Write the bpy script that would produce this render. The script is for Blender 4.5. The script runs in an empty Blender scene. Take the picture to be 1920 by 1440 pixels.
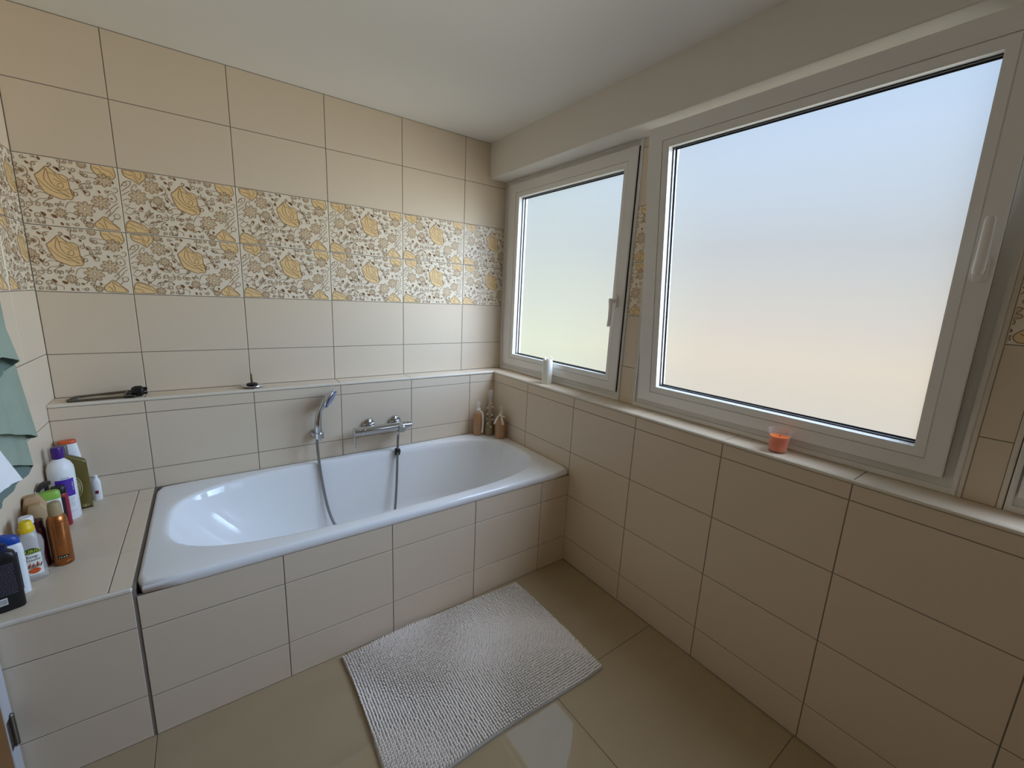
import bpy, math, random, json
from mathutils import Matrix, Vector
random.seed(7)
sc = bpy.context.scene
col = sc.collection

# ---------------------------------------------------------------- camera
cam_d = bpy.data.cameras.new('camera')
cam = bpy.data.objects.new('camera', cam_d)
col.objects.link(cam)
cam_d.sensor_width = 36.0
cam_d.lens = 787.885 / 1920.0 * 36.0
cam_d.clip_start = 0.02
RX = Vector((0.81141399, -0.58268312, 0.04569160))
RY = Vector((0.08160159, 0.19034983, 0.97831903))
RZ = Vector((-0.57874737, -0.79009324, 0.20200038))
cam.matrix_world = Matrix(((RX[0], RY[0], RZ[0], 0.24158), (RX[1], RY[1], RZ[1], -2.43864), (RX[2], RY[2], RZ[2], 1.44852), (0, 0, 0, 1)))
sc.camera = cam

# ---------------------------------------------------------------- world: daylight sky over sunlit ground
def ramp(nt, els, interp='LINEAR'):
    n = nt.nodes.new('ShaderNodeValToRGB')
    n.color_ramp.interpolation = interp
    while len(n.color_ramp.elements) > 1:
        n.color_ramp.elements.remove(n.color_ramp.elements[-1])
    n.color_ramp.elements[0].position = els[0][0]
    n.color_ramp.elements[0].color = els[0][1]
    for p, c in els[1:]:
        e = n.color_ramp.elements.new(p)
        e.color = c
    return n

def g(v): return (v, v, v, 1)

w = bpy.data.worlds.new('daylight')
sc.world = w
w.use_nodes = True
nt = w.node_tree
nt.nodes.clear()
L = nt.links.new
wo = nt.nodes.new('ShaderNodeOutputWorld')
bg = nt.nodes.new('ShaderNodeBackground')
tc = nt.nodes.new('ShaderNodeTexCoord')
sx = nt.nodes.new('ShaderNodeSeparateXYZ')
L(tc.outputs['Generated'], sx.inputs[0])
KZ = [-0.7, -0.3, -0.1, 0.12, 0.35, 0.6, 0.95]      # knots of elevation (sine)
KY = [0.74, 0.48, -0.08, -0.45, -0.80]              # knots of azimuth (y of the direction): lawn side, ahead, unseen side brightened to light the room, beyond it
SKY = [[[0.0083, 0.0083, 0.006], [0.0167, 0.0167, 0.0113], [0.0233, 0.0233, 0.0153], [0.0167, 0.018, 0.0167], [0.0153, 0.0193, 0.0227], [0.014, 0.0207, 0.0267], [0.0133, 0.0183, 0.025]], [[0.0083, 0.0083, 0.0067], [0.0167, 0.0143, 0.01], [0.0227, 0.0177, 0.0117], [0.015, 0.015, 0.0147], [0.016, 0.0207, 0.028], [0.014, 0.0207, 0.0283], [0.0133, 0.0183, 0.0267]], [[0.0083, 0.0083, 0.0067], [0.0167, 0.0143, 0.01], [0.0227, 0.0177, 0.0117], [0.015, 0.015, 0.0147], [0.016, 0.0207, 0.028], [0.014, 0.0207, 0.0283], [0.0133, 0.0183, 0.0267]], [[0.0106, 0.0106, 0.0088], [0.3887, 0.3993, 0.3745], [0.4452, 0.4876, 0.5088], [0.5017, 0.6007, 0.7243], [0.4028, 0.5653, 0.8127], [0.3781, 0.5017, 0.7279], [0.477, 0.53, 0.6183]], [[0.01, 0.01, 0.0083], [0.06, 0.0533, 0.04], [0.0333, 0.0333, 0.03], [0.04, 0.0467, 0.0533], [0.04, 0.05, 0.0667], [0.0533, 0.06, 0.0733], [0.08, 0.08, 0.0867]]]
def unit(sock, lo, hi):
    m = nt.nodes.new('ShaderNodeMapRange')
    m.inputs['From Min'].default_value = lo
    m.inputs['From Max'].default_value = hi
    L(sock, m.inputs['Value'])
    return m.outputs[0]
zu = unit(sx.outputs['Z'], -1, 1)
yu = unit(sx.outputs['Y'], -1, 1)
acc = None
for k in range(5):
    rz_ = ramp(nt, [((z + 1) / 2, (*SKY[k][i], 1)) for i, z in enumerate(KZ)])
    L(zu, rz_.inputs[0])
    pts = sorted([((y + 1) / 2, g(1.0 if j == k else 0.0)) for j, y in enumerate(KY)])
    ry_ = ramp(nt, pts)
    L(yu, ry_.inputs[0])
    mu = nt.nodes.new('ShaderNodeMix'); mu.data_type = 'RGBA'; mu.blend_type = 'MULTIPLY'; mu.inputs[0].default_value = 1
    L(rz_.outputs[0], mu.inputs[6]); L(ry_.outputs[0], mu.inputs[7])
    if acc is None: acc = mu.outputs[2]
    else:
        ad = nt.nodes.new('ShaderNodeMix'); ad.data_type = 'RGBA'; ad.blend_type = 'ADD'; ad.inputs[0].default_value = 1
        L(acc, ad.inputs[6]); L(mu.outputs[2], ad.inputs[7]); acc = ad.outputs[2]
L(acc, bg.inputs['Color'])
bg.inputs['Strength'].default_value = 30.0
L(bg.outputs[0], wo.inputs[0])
w.cycles.sampling_method = 'MANUAL'
w.cycles.sample_map_resolution = 512

# daylight portals in the window openings: they add no light, they only guide the sampling of the sky
for y0, y1 in ((-1.08, -0.01), (-2.28, -1.17), (-3.28, -2.40)):
    ld = bpy.data.lights.new('window_portal', 'AREA')
    ld.shape = 'RECTANGLE'
    ld.size = 1.2
    ld.size_y = y1 - y0
    ld.cycles.is_portal = True
    lo = bpy.data.objects.new('window_portal', ld)
    col.objects.link(lo)
    lo.matrix_world = Matrix(((0, 0, 1, 2.03), (0, -1, 0, (y0 + y1) / 2), (1, 0, 0, 1.57), (0, 0, 0, 1)))

sc.view_settings.view_transform = 'Standard'
sc.view_settings.look = 'None'
sc.view_settings.gamma = 1.0
sc.view_settings.use_curve_mapping = False
sc.view_settings.exposure = 0.0
sc.cycles.max_bounces = 14
sc.cycles.diffuse_bounces = 9
sc.cycles.glossy_bounces = 5
sc.cycles.transmission_bounces = 10
sc.cycles.transparent_max_bounces = 24
sc.cycles.caustics_reflective = False
sc.cycles.caustics_refractive = False

# ---------------------------------------------------------------- materials
def srgb(r, gg, b):
    f = lambda c: (c / 255 / 12.92) if c / 255 <= 0.04045 else ((c / 255 + 0.055) / 1.055) ** 2.4
    return (f(r), f(gg), f(b), 1)

def mat(name, c, rough=0.5, metal=0.0, noise=None, bump=None, trans=0.0, ior=1.45, spec=0.5, sss=0.0, coat=0.0, two=None):
    m = bpy.data.materials.new(name)
    m.use_nodes = True
    t = m.node_tree
    b = t.nodes['Principled BSDF']
    b.inputs['Base Color'].default_value = c
    b.inputs['Roughness'].default_value = rough
    b.inputs['Metallic'].default_value = metal
    b.inputs['Transmission Weight'].default_value = trans
    b.inputs['IOR'].default_value = ior
    b.inputs['Specular IOR Level'].default_value = spec
    b.inputs['Coat Weight'].default_value = coat
    if sss:
        b.inputs['Subsurface Weight'].default_value = sss
        b.inputs['Subsurface Radius'].default_value = (0.02, 0.012, 0.008)
        b.inputs['Subsurface Scale'].default_value = 0.5
    if noise or bump:
        cd = t.nodes.new('ShaderNodeTexCoord')
    if noise:      # (scale, colour2, stretch)
        mp = t.nodes.new('ShaderNodeMapping')
        mp.inputs['Scale'].default_value = noise[2] if len(noise) > 2 else (1, 1, 1)
        nz = t.nodes.new('ShaderNodeTexNoise')
        nz.inputs['Scale'].default_value = noise[0]
        nz.inputs['Detail'].default_value = 5
        mi = t.nodes.new('ShaderNodeMix')
        mi.data_type = 'RGBA'
        mi.inputs[6].default_value = c
        mi.inputs[7].default_value = noise[1]
        t.links.new(cd.outputs['Object'], mp.inputs[0])
        t.links.new(mp.outputs[0], nz.inputs['Vector'])
        t.links.new(nz.outputs['Fac'], mi.inputs[0])
        t.links.new(mi.outputs[2], b.inputs['Base Color'])
    if bump:       # (scale, strength, distance)
        nb = t.nodes.new('ShaderNodeTexNoise')
        nb.inputs['Scale'].default_value = bump[0]
        nb.inputs['Detail'].default_value = 3
        bp = t.nodes.new('ShaderNodeBump')
        bp.inputs['Strength'].default_value = bump[1]
        bp.inputs['Distance'].default_value = bump[2]
        t.links.new(cd.outputs['Object'], nb.inputs['Vector'])
        t.links.new(nb.outputs['Fac'], bp.inputs['Height'])
        t.links.new(bp.outputs[0], b.inputs['Normal'])
    return m

M_TILE = mat('beige_glazed_tile', srgb(214, 198, 176), 0.36, noise=(2.2, srgb(217, 201, 180)), bump=(900, 0.08, 0.0004), spec=0.4)
M_GROUT = mat('grey_grout', srgb(128, 119, 110), 0.9)
M_DECOR = mat('cream_decor_tile', srgb(233, 221, 200), 0.24, bump=(220, 0.25, 0.0012), spec=0.9)
M_DLINE = mat('brown_relief_line', srgb(148, 116, 82), 0.25, bump=(300, 0.6, 0.002), spec=0.9)
M_DROSE = mat('golden_rose_enamel', srgb(238, 206, 154), 0.25, bump=(120, 0.3, 0.002), spec=0.9, noise=(60, srgb(230, 196, 142)))
M_DDAISY = mat('tan_flower_enamel', srgb(212, 190, 158), 0.27, bump=(120, 0.3, 0.002), spec=0.9)
M_DLEAF = mat('brown_leaf_enamel', srgb(128, 88, 52), 0.25)
M_CEIL = mat('white_ceiling_paint', srgb(228, 226, 220), 0.9, bump=(350, 0.12, 0.001))
M_PLASTER = mat('white_wall_paint', srgb(222, 217, 208), 0.9, bump=(350, 0.12, 0.001))
M_FLOOR = mat('polished_beige_floor_tile', srgb(162, 144, 112), 0.035, noise=(1.6, srgb(176, 158, 128), (1.0, 4.0, 1)), spec=0.85)
M_UPVC = mat('white_window_plastic', srgb(226, 224, 220), 0.32)
M_GASKET_BAND = mat('black_gasket_and_band', srgb(22, 22, 26), 0.5)
M_ALU = mat('aluminium_spacer', srgb(214, 216, 220), 0.35, metal=0.7)
M_ENAMEL = mat('white_bath_enamel', srgb(234, 235, 236), 0.06, coat=0.3)
M_CHROME = mat('chrome', srgb(205, 207, 212), 0.09, metal=1.0)
M_STEEL = mat('dull_steel', srgb(120, 117, 112), 0.32, metal=1.0)
M_HOSE = mat('ribbed_steel_hose', srgb(150, 148, 144), 0.38, metal=1.0)
M_BLACK = mat('black_plastic', srgb(22, 22, 24), 0.38)
M_BLUEFACE = mat('blue_grey_spray_face', srgb(84, 94, 124), 0.4)
M_BRASS = mat('brass_rod', srgb(120, 92, 58), 0.35, metal=1.0)
M_WHITE = mat('white_plastic', srgb(232, 233, 236), 0.36)
M_CREAM = mat('cream_tile_edge', srgb(220, 211, 196), 0.35)
M_OUT = mat('pale_render', srgb(215, 212, 205), 0.9)

def frosted():
    m = bpy.data.materials.new('frosted_glass')
    m.use_nodes = True
    t = m.node_tree
    t.nodes.clear()
    o = t.nodes.new('ShaderNodeOutputMaterial')
    tr = t.nodes.new('ShaderNodeBsdfTransparent')
    tr.inputs[0].default_value = (0.97, 0.98, 0.98, 1)
    tl = t.nodes.new('ShaderNodeBsdfTranslucent')
    tl.inputs[0].default_value = (0.95, 0.96, 0.96, 1)
    gl = t.nodes.new('ShaderNodeBsdfGlossy')
    gl.inputs['Roughness'].default_value = 0.5
    a = t.nodes.new('ShaderNodeMixShader')
    a.inputs[0].default_value = 0.05
    b = t.nodes.new('ShaderNodeMixShader')
    b.inputs[0].default_value = 0.03
    t.links.new(tr.outputs[0], a.inputs[1])
    t.links.new(tl.outputs[0], a.inputs[2])
    t.links.new(a.outputs[0], b.inputs[1])
    t.links.new(gl.outputs[0], b.inputs[2])
    t.links.new(b.outputs[0], o.inputs[0])
    return m
M_FROST = frosted()

# ---------------------------------------------------------------- mesh helpers
class MB:
    def __init__(s):
        s.v = []; s.f = []; s.m = []
    def add(s, vs, fs, m=0):
        o = len(s.v)
        s.v += [tuple(p) for p in vs]
        for f in fs:
            s.f.append([i + o for i in f]); s.m.append(m)
    def box(s, x0, x1, y0, y1, z0, z1, m=0, b=0.0):
        x0, x1 = min(x0, x1), max(x0, x1); y0, y1 = min(y0, y1), max(y0, y1); z0, z1 = min(z0, z1), max(z0, z1)
        if b <= 0:
            s.add([(x0, y0, z0), (x1, y0, z0), (x1, y1, z0), (x0, y1, z0), (x0, y0, z1), (x1, y0, z1), (x1, y1, z1), (x0, y1, z1)],
                  [(0, 3, 2, 1), (4, 5, 6, 7), (0, 1, 5, 4), (1, 2, 6, 5), (2, 3, 7, 6), (3, 0, 4, 7)], m)
            return
        b = min(b, (x1 - x0) * .49, (y1 - y0) * .49, (z1 - z0) * .49)
        V = []; idx = {}
        for i, (sx_, X, Xi) in enumerate(((-1, x0, x0 + b), (1, x1, x1 - b))):
            for j, (sy_, Y, Yi) in enumerate(((-1, y0, y0 + b), (1, y1, y1 - b))):
                for k, (sz_, Z, Zi) in enumerate(((-1, z0, z0 + b), (1, z1, z1 - b))):
                    for ax, p in enumerate(((X, Yi, Zi), (Xi, Y, Zi), (Xi, Yi, Z))):
                        idx[(i, j, k, ax)] = len(V); V.append(p)
        F = []
        q = [(0, 0), (1, 0), (1, 1), (0, 1)]
        for i in (0, 1):
            F.append([idx[(i, a, c, 0)] for a, c in (q if i else q[::-1])])
            F.append([idx[(a, i, c, 1)] for a, c in (q[::-1] if i else q)])
            F.append([idx[(a, c, i, 2)] for a, c in (q if i else q[::-1])])
        for i in (0, 1):
            for j in (0, 1):
                e = [idx[(i, j, 0, 0)], idx[(i, j, 1, 0)], idx[(i, j, 1, 1)], idx[(i, j, 0, 1)]]
                F.append(e if i != j else e[::-1])
                e = [idx[(i, 0, j, 0)], idx[(i, 1, j, 0)], idx[(i, 1, j, 2)], idx[(i, 0, j, 2)]]
                F.append(e[::-1] if i != j else e)
                e = [idx[(0, i, j, 1)], idx[(1, i, j, 1)], idx[(1, i, j, 2)], idx[(0, i, j, 2)]]
                F.append(e if i != j else e[::-1])
                for k in (0, 1):
                    t3 = [idx[(i, j, k, 0)], idx[(i, j, k, 1)], idx[(i, j, k, 2)]]
                    F.append(t3 if (i + j + k) % 2 else t3[::-1])
        s.add(V, F, m)
    def loft(s, rings, m=0, cap0=True, cap1=True, closed=True):
        n = len(rings[0]); o = len(s.v)
        for r in rings: s.v += [tuple(p) for p in r]
        for a in range(len(rings) - 1):
            for i in range(n if closed else n - 1):
                j = (i + 1) % n
                s.f.append([o + a * n + i, o + a * n + j, o + (a + 1) * n + j, o + (a + 1) * n + i]); s.m.append(m)
        if cap0: s.f.append([o + i for i in range(n)][::-1]); s.m.append(m)
        if cap1: s.f.append([o + (len(rings) - 1) * n + i for i in range(n)]); s.m.append(m)
    def lathe(s, prof, cx=0, cy=0, cz=0, n=32, m=0, cap0=True, cap1=True, ax='z'):
        rings = []
        for r, z in prof:
            ring = []
            for i in range(n):
                a = 2 * math.pi * i / n
                p = (r * math.cos(a), r * math.sin(a), z)
                if ax == 'x': p = (z, p[0], p[1])
                if ax == 'y': p = (p[1], z, p[0])
                ring.append((p[0] + cx, p[1] + cy, p[2] + cz))
            rings.append(ring)
        s.loft(rings, m, cap0, cap1)
    def tube(s, pts, r, n=12, m=0, caps=True):
        P = [Vector(p) for p in pts]
        rr = r if isinstance(r, (list, tuple)) else [r] * len(P)
        rings = []
        up = Vector((0, 0, 1))
        t0 = (P[1] - P[0]).normalized()
        if abs(t0.dot(up)) > .95: up = Vector((0, 1, 0))
        nrm = t0.cross(up).normalized()
        for i, p in enumerate(P):
            t = (P[min(i + 1, len(P) - 1)] - P[max(i - 1, 0)]).normalized()
            nrm = (nrm - t * nrm.dot(t)).normalized()
            bn = t.cross(nrm)
            rings.append([p + nrm * (rr[i] * math.cos(2 * math.pi * k / n)) + bn * (rr[i] * math.sin(2 * math.pi * k / n)) for k in range(n)])
        s.loft(rings, m, caps, caps)
    def sphere(s, c, r, n=16, m=0, sz=1.0):
        prof = [(max(1e-5, r * math.sin(math.pi * i / n)), -r * sz * math.cos(math.pi * i / n)) for i in range(n + 1)]
        s.lathe(prof, c[0], c[1], c[2], n * 2, m)
    def xform(s, mtx):
        s.v = [tuple(mtx @ Vector(p)) for p in s.v]
        return s

def obj(name, mb, mats, parent=None, smooth=True, ang=38, loc=None):
    me = bpy.data.meshes.new(name)
    me.from_pydata(mb.v, [], mb.f)
    if not isinstance(mats, (list, tuple)): mats = [mats]
    for x in mats: me.materials.append(x)
    me.polygons.foreach_set('material_index', mb.m)
    if smooth:
        me.polygons.foreach_set('use_smooth', [True] * len(me.polygons))
        me.update()
        me.set_sharp_from_angle(angle=math.radians(ang))
    me.update()
    o = bpy.data.objects.new(name, me)
    col.objects.link(o)
    if loc: o.location = loc
    if parent: o.parent = parent
    return o

def struct(name, mb, mats, parent=None, label=None, **k):
    o = obj(name, mb, mats, parent, **k)
    if parent is None:
        o['kind'] = 'structure'
        o['category'] = name.split('_')[0]
        o['label'] = label or name
    elif label: o['label'] = label
    return o

def thing(name, label, cat, loc=(0, 0, 0), rz=0.0, group=None):
    o = bpy.data.objects.new(name, None)
    o.empty_display_size = 0.05
    col.objects.link(o)
    o.location = loc; o.rotation_euler = (0, 0, rz)
    o['label'] = label; o['category'] = cat
    if group: o['group'] = group
    return o

def smoothpts(pts, k=4, closed=False):
    P = [Vector(p) for p in pts]; n = len(P); out = []
    rng = range(n if closed else n - 1)
    for i in rng:
        p0 = P[(i - 1) % n] if closed or i > 0 else P[0]
        p1 = P[i]; p2 = P[(i + 1) % n]
        p3 = P[(i + 2) % n] if closed or i + 2 < n else P[-1]
        for j in range(k):
            t = j / k
            out.append(0.5 * ((2 * p1) + (-p0 + p2) * t + (2 * p0 - 5 * p1 + 4 * p2 - p3) * t * t + (-p0 + 3 * p1 - 3 * p2 + p3) * t ** 3))
    if not closed: out.append(P[-1])
    return out

def sup(hw, hd, z, p=3.0, n=32, cx=0.0, cy=0.0):
    r = []
    for i in range(n):
        a = 2 * math.pi * i / n
        c, s_ = math.cos(a), math.sin(a)
        r.append((cx + hw * math.copysign(abs(c) ** (2 / p), c), cy + hd * math.copysign(abs(s_) ** (2 / p), s_), z))
    return r

# ---------------------------------------------------------------- tiles
GAP = 0.0015           # half of the joint
def mapper(kind, c):   # (u, v, h) on a face -> world; h rises from the face into the room
    if kind == 'back':  return lambda u, v, h: (u, c - h, v)              # faces -y, u = x, v = z
    if kind == 'right': return lambda u, v, h: (c - h, -u, v)             # faces -x, u = -y, v = z
    if kind == 'left':  return lambda u, v, h: (c + h, u, v)              # faces +x, u = y, v = z
    if kind == 'top':   return lambda u, v, h: (u, v, c + h)              # faces +z, u = x, v = y
    if kind == 'under': return lambda u, v, h: (u, -v, c - h)

def slab(mb, P, u0, u1, v0, v1, m=0, th=0.0018, bev=0.0009, gap=GAP):
    a, b, c, d = u0 + gap, u1 - gap, v0 + gap, v1 - gap
    vs = [P(a, c, -th), P(b, c, -th), P(b, d, -th), P(a, d, -th),
          P(a, c, -bev), P(b, c, -bev), P(b, d, -bev), P(a, d, -bev),
          P(a + bev, c + bev, 0), P(b - bev, c + bev, 0), P(b - bev, d - bev, 0), P(a + bev, d - bev, 0)]
    fs = [(8, 9, 10, 11)]
    for o in (0, 4):
        for i in range(4):
            j = (i + 1) % 4
            fs.append((o + i, o + j, o + 4 + j, o + 4 + i))
    mb.add(vs, fs, m)

def grid_tiles(mb, P, us, vs, m=0, gap=GAP, skip=None):
    for i in range(len(us) - 1):
        for j in range(len(vs) - 1):
            if skip and skip(us[i], us[i + 1], vs[j], vs[j + 1]): continue
            slab(mb, P, us[i], us[i + 1], vs[j], vs[j + 1], m, gap=gap)

def clip_poly(poly, u0, u1, v0, v1):
    for ax, lim, sg in ((0, u0, 1), (0, u1, -1), (1, v0, 1), (1, v1, -1)):
        out = []
        n = len(poly)
        for i in range(n):
            a, b = poly[i], poly[(i + 1) % n]
            da, db = sg * (a[ax] - lim), sg * (b[ax] - lim)
            if da >= 0: out.append(a)
            if (da >= 0) != (db >= 0):
                t = da / (da - db)
                out.append((a[0] + (b[0] - a[0]) * t, a[1] + (b[1] - a[1]) * t))
        poly = out
        if len(poly) < 3: return []
    return poly

# floral print of the decor tiles, in tenths of a millimetre from a tile's top left corner
TR = json.loads('''{"rose":[[[1649,-692],[1770,-586],[1895,-438],[1983,-333],[2078,-419],[2161,-507],[2248,-567],[2363,-570],[2475,-629],[2526,-708],[2527,-848],[2540,-973],[2544,-1057],[2622,-1121],[2622,-1262],[2589,-1378],[2523,-1454],[2431,-1432],[2333,-1481],[2218,-1461],[2106,-1412],[1995,-1365],[1885,-1317],[1804,-1213],[1739,-1053],[1678,-867]],[[141,-51],[537,-42],[890,-40],[835,-282],[731,-384],[623,-526],[537,-457],[421,-378],[265,-318],[173,-225]],[[82,-2112],[175,-2000],[320,-2005],[480,-2077],[622,-2137],[738,-2267],[791,-2388],[656,-2448],[338,-2448],[58,-2447],[45,-2274]],[[3168,-2181],[3275,-2088],[3411,-1948],[3554,-2059],[3672,-2187],[3792,-2301],[3847,-2434],[3500,-2439],[3199,-2430],[3111,-2286]],[[3237,-34],[3433,-22],[3831,-7],[3897,-150],[3922,-320],[3822,-474],[3650,-433],[3497,-476],[3357,-376],[3247,-217]]],"line":[[[1954,-404],[1920,-544],[1882,-712],[1902,-874],[2004,-1003],[2110,-1106],[2244,-1151],[2411,-1109],[2533,-1058]],[[1975,-429],[1995,-592],[2014,-754],[2078,-942],[2205,-1070]],[[1705,-810],[1824,-991],[1969,-1145],[2144,-1242],[2326,-1284],[2460,-1359]],[[2161,-507],[2220,-625],[2280,-730],[2366,-806],[2482,-824]],[[2292,-591],[2352,-696],[2442,-743],[2510,-765]],[[2141,-743],[2226,-818],[2338,-864],[2376,-972],[2320,-1075],[2231,-1040],[2228,-929],[2312,-894]],[[1986,-565],[2109,-581],[2194,-655]],[[2154,-1130],[2307,-1230],[2441,-1304],[2505,-1384]],[[2408,-1138],[2472,-1217],[2541,-1240]],[[2529,-1100],[2570,-1181],[2582,-1322]],[[184,-122],[316,-209],[460,-193],[530,-315],[616,-488]],[[373,-49],[510,-110],[559,-234],[671,-351]],[[681,-38],[731,-162],[676,-299]],[[126,-2083],[302,-2180],[484,-2252],[730,-2350]],[[66,-2273],[250,-2290],[362,-2420]],[[173,-2027],[397,-2068],[593,-2220]],[[3380,-2024],[3417,-2199],[3452,-2405]],[[3407,-1993],[3521,-2165],[3693,-2246],[3811,-2391]],[[3216,-2208],[3335,-2291],[3375,-2423]],[[3278,-129],[3446,-168],[3510,-304],[3652,-404]],[[3481,-36],[3596,-152],[3768,-192],[3856,-355]],[[44,-701],[141,-537],[251,-448],[372,-461]],[[45,-881],[202,-737],[338,-594],[364,-436]],[[50,-1037],[183,-921],[294,-832]],[[72,-621],[148,-665],[235,-605],[205,-504],[121,-539]],[[48,-1245],[179,-1156],[363,-1167]],[[68,-1452],[191,-1443],[307,-1514],[414,-1480]],[[66,-1663],[179,-1761],[309,-1699],[409,-1533]],[[113,-1607],[227,-1493],[328,-1512]],[[58,-1348],[176,-1392],[261,-1359]],[[340,-776],[442,-584],[527,-549],[514,-681]],[[3469,-1842],[3609,-1658],[3775,-1470],[3884,-1375]],[[3483,-1989],[3647,-1832],[3818,-1586],[3915,-1491]],[[3694,-1889],[3803,-1794],[3902,-1848],[3867,-1969],[3738,-1976],[3721,-1858]],[[3598,-1132],[3705,-1036],[3829,-1085],[3867,-1258],[3758,-1354],[3635,-1304],[3595,-1161]],[[3797,-825],[3901,-787],[3931,-901],[3810,-998],[3714,-919]],[[3609,-1658],[3626,-1774],[3541,-1897]],[[3625,-2130],[3736,-2005],[3839,-2000]],[[1321,-442],[1426,-485],[1479,-614],[1445,-752]],[[1541,-1398],[1683,-1305],[1863,-1319],[1993,-1393]],[[572,-2005],[756,-1859],[815,-1693],[976,-1574]],[[870,-2015],[1049,-1950],[1186,-1888],[1361,-1905]],[[1560,-1672],[1661,-1555],[1845,-1514],[2032,-1474]],[[2330,-1792],[2418,-1588],[2541,-1523],[2659,-1544]],[[3027,-549],[3176,-507],[3294,-553]],[[2876,-339],[3116,-343],[3310,-352]],[[1199,-2218],[1217,-2023],[1361,-1905]],[[2389,-1931],[2554,-1951],[2691,-2030],[2812,-2024]],[[1697,-2166],[1730,-2305],[1697,-2419]],[[1850,-2243],[1937,-2295],[1927,-2409]],[[934,-1119],[935,-1334],[1033,-1435],[1178,-1506],[1352,-1521]],[[3004,-835],[3042,-974],[2922,-955],[2650,-1062]],[[1486,-304],[1591,-360],[1620,-519]],[[652,-2054],[773,-2129],[949,-2093]],[[1737,-1716],[1815,-1600],[1983,-1505]],[[1062,-1813],[1099,-1647],[1209,-1640]],[[1827,-2244],[1694,-2194],[1558,-2200]]],"daisy":[[1020,-552,118],[553,-1019,128],[3375,-1424,118],[2883,-1745,128],[1175,-1073,80],[2196,-1984,75],[937,-2326,75],[2967,-92,60],[3566,-556,110],[980,-82,70],[2959,-2337,55]],"leaf":[[2170,122,30],[1814,-94,30],[1486,-304,28],[1586,-536,32],[2231,-363,34],[2296,-411,30],[2605,-463,24],[2783,-755,24],[2947,-1095,28],[626,-1451,28],[1049,-1379,38],[1436,-1323,34],[1704,-2081,40],[1987,-2123,40],[2501,-2155,26],[2175,-2379,28],[1385,-2001,24],[186,-1893,32],[3036,-2129,26],[3813,-605,22],[3369,-1019,26],[1495,-1046,24],[273,-1240,18],[3717,-1225,18],[1328,-602,22]],"curl":[[1393,-128,28],[1661,-71,20],[1661,-313,30],[2069,-256,28],[2431,-315,40],[2699,-329,35],[3034,-464,32],[2941,-416,25],[2820,-738,40],[3086,-714,35],[3308,-694,32],[2878,-902,28],[3122,-881,28],[3004,-1148,45],[2675,-1202,40],[2633,-698,35],[1462,-805,32],[1491,-965,32],[1677,-1127,28],[1313,-1224,35],[1559,-1438,42],[1318,-1414,30],[1988,-1449,25],[1598,-1753,35],[1375,-1753,42],[1159,-1711,40],[917,-1740,35],[724,-1753,28],[1803,-1740,30],[1939,-1745,28],[2105,-1693,24],[2247,-1670,28],[1563,-2144,42],[1282,-2158,42],[977,-2023,40],[439,-1651,30],[447,-1877,30],[594,-1990,24],[915,-1094,25],[2779,-2141,30],[2843,-2254,28],[2346,-2162,30],[2593,-2352,30],[2328,-2378,18],[1317,-2379,30],[1496,-2385,30],[1677,-2391,24],[1318,-589,40],[2661,-75,25],[1150,-194,25],[2626,-1947,42],[597,-1533,30],[824,-1598,28],[3584,-973,25],[2335,-91,28],[2497,-87,26],[1891,22,26],[1196,-1314,30],[1117,-1919,24],[1877,-1931,22]]}''')
K = 2.33
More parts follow.
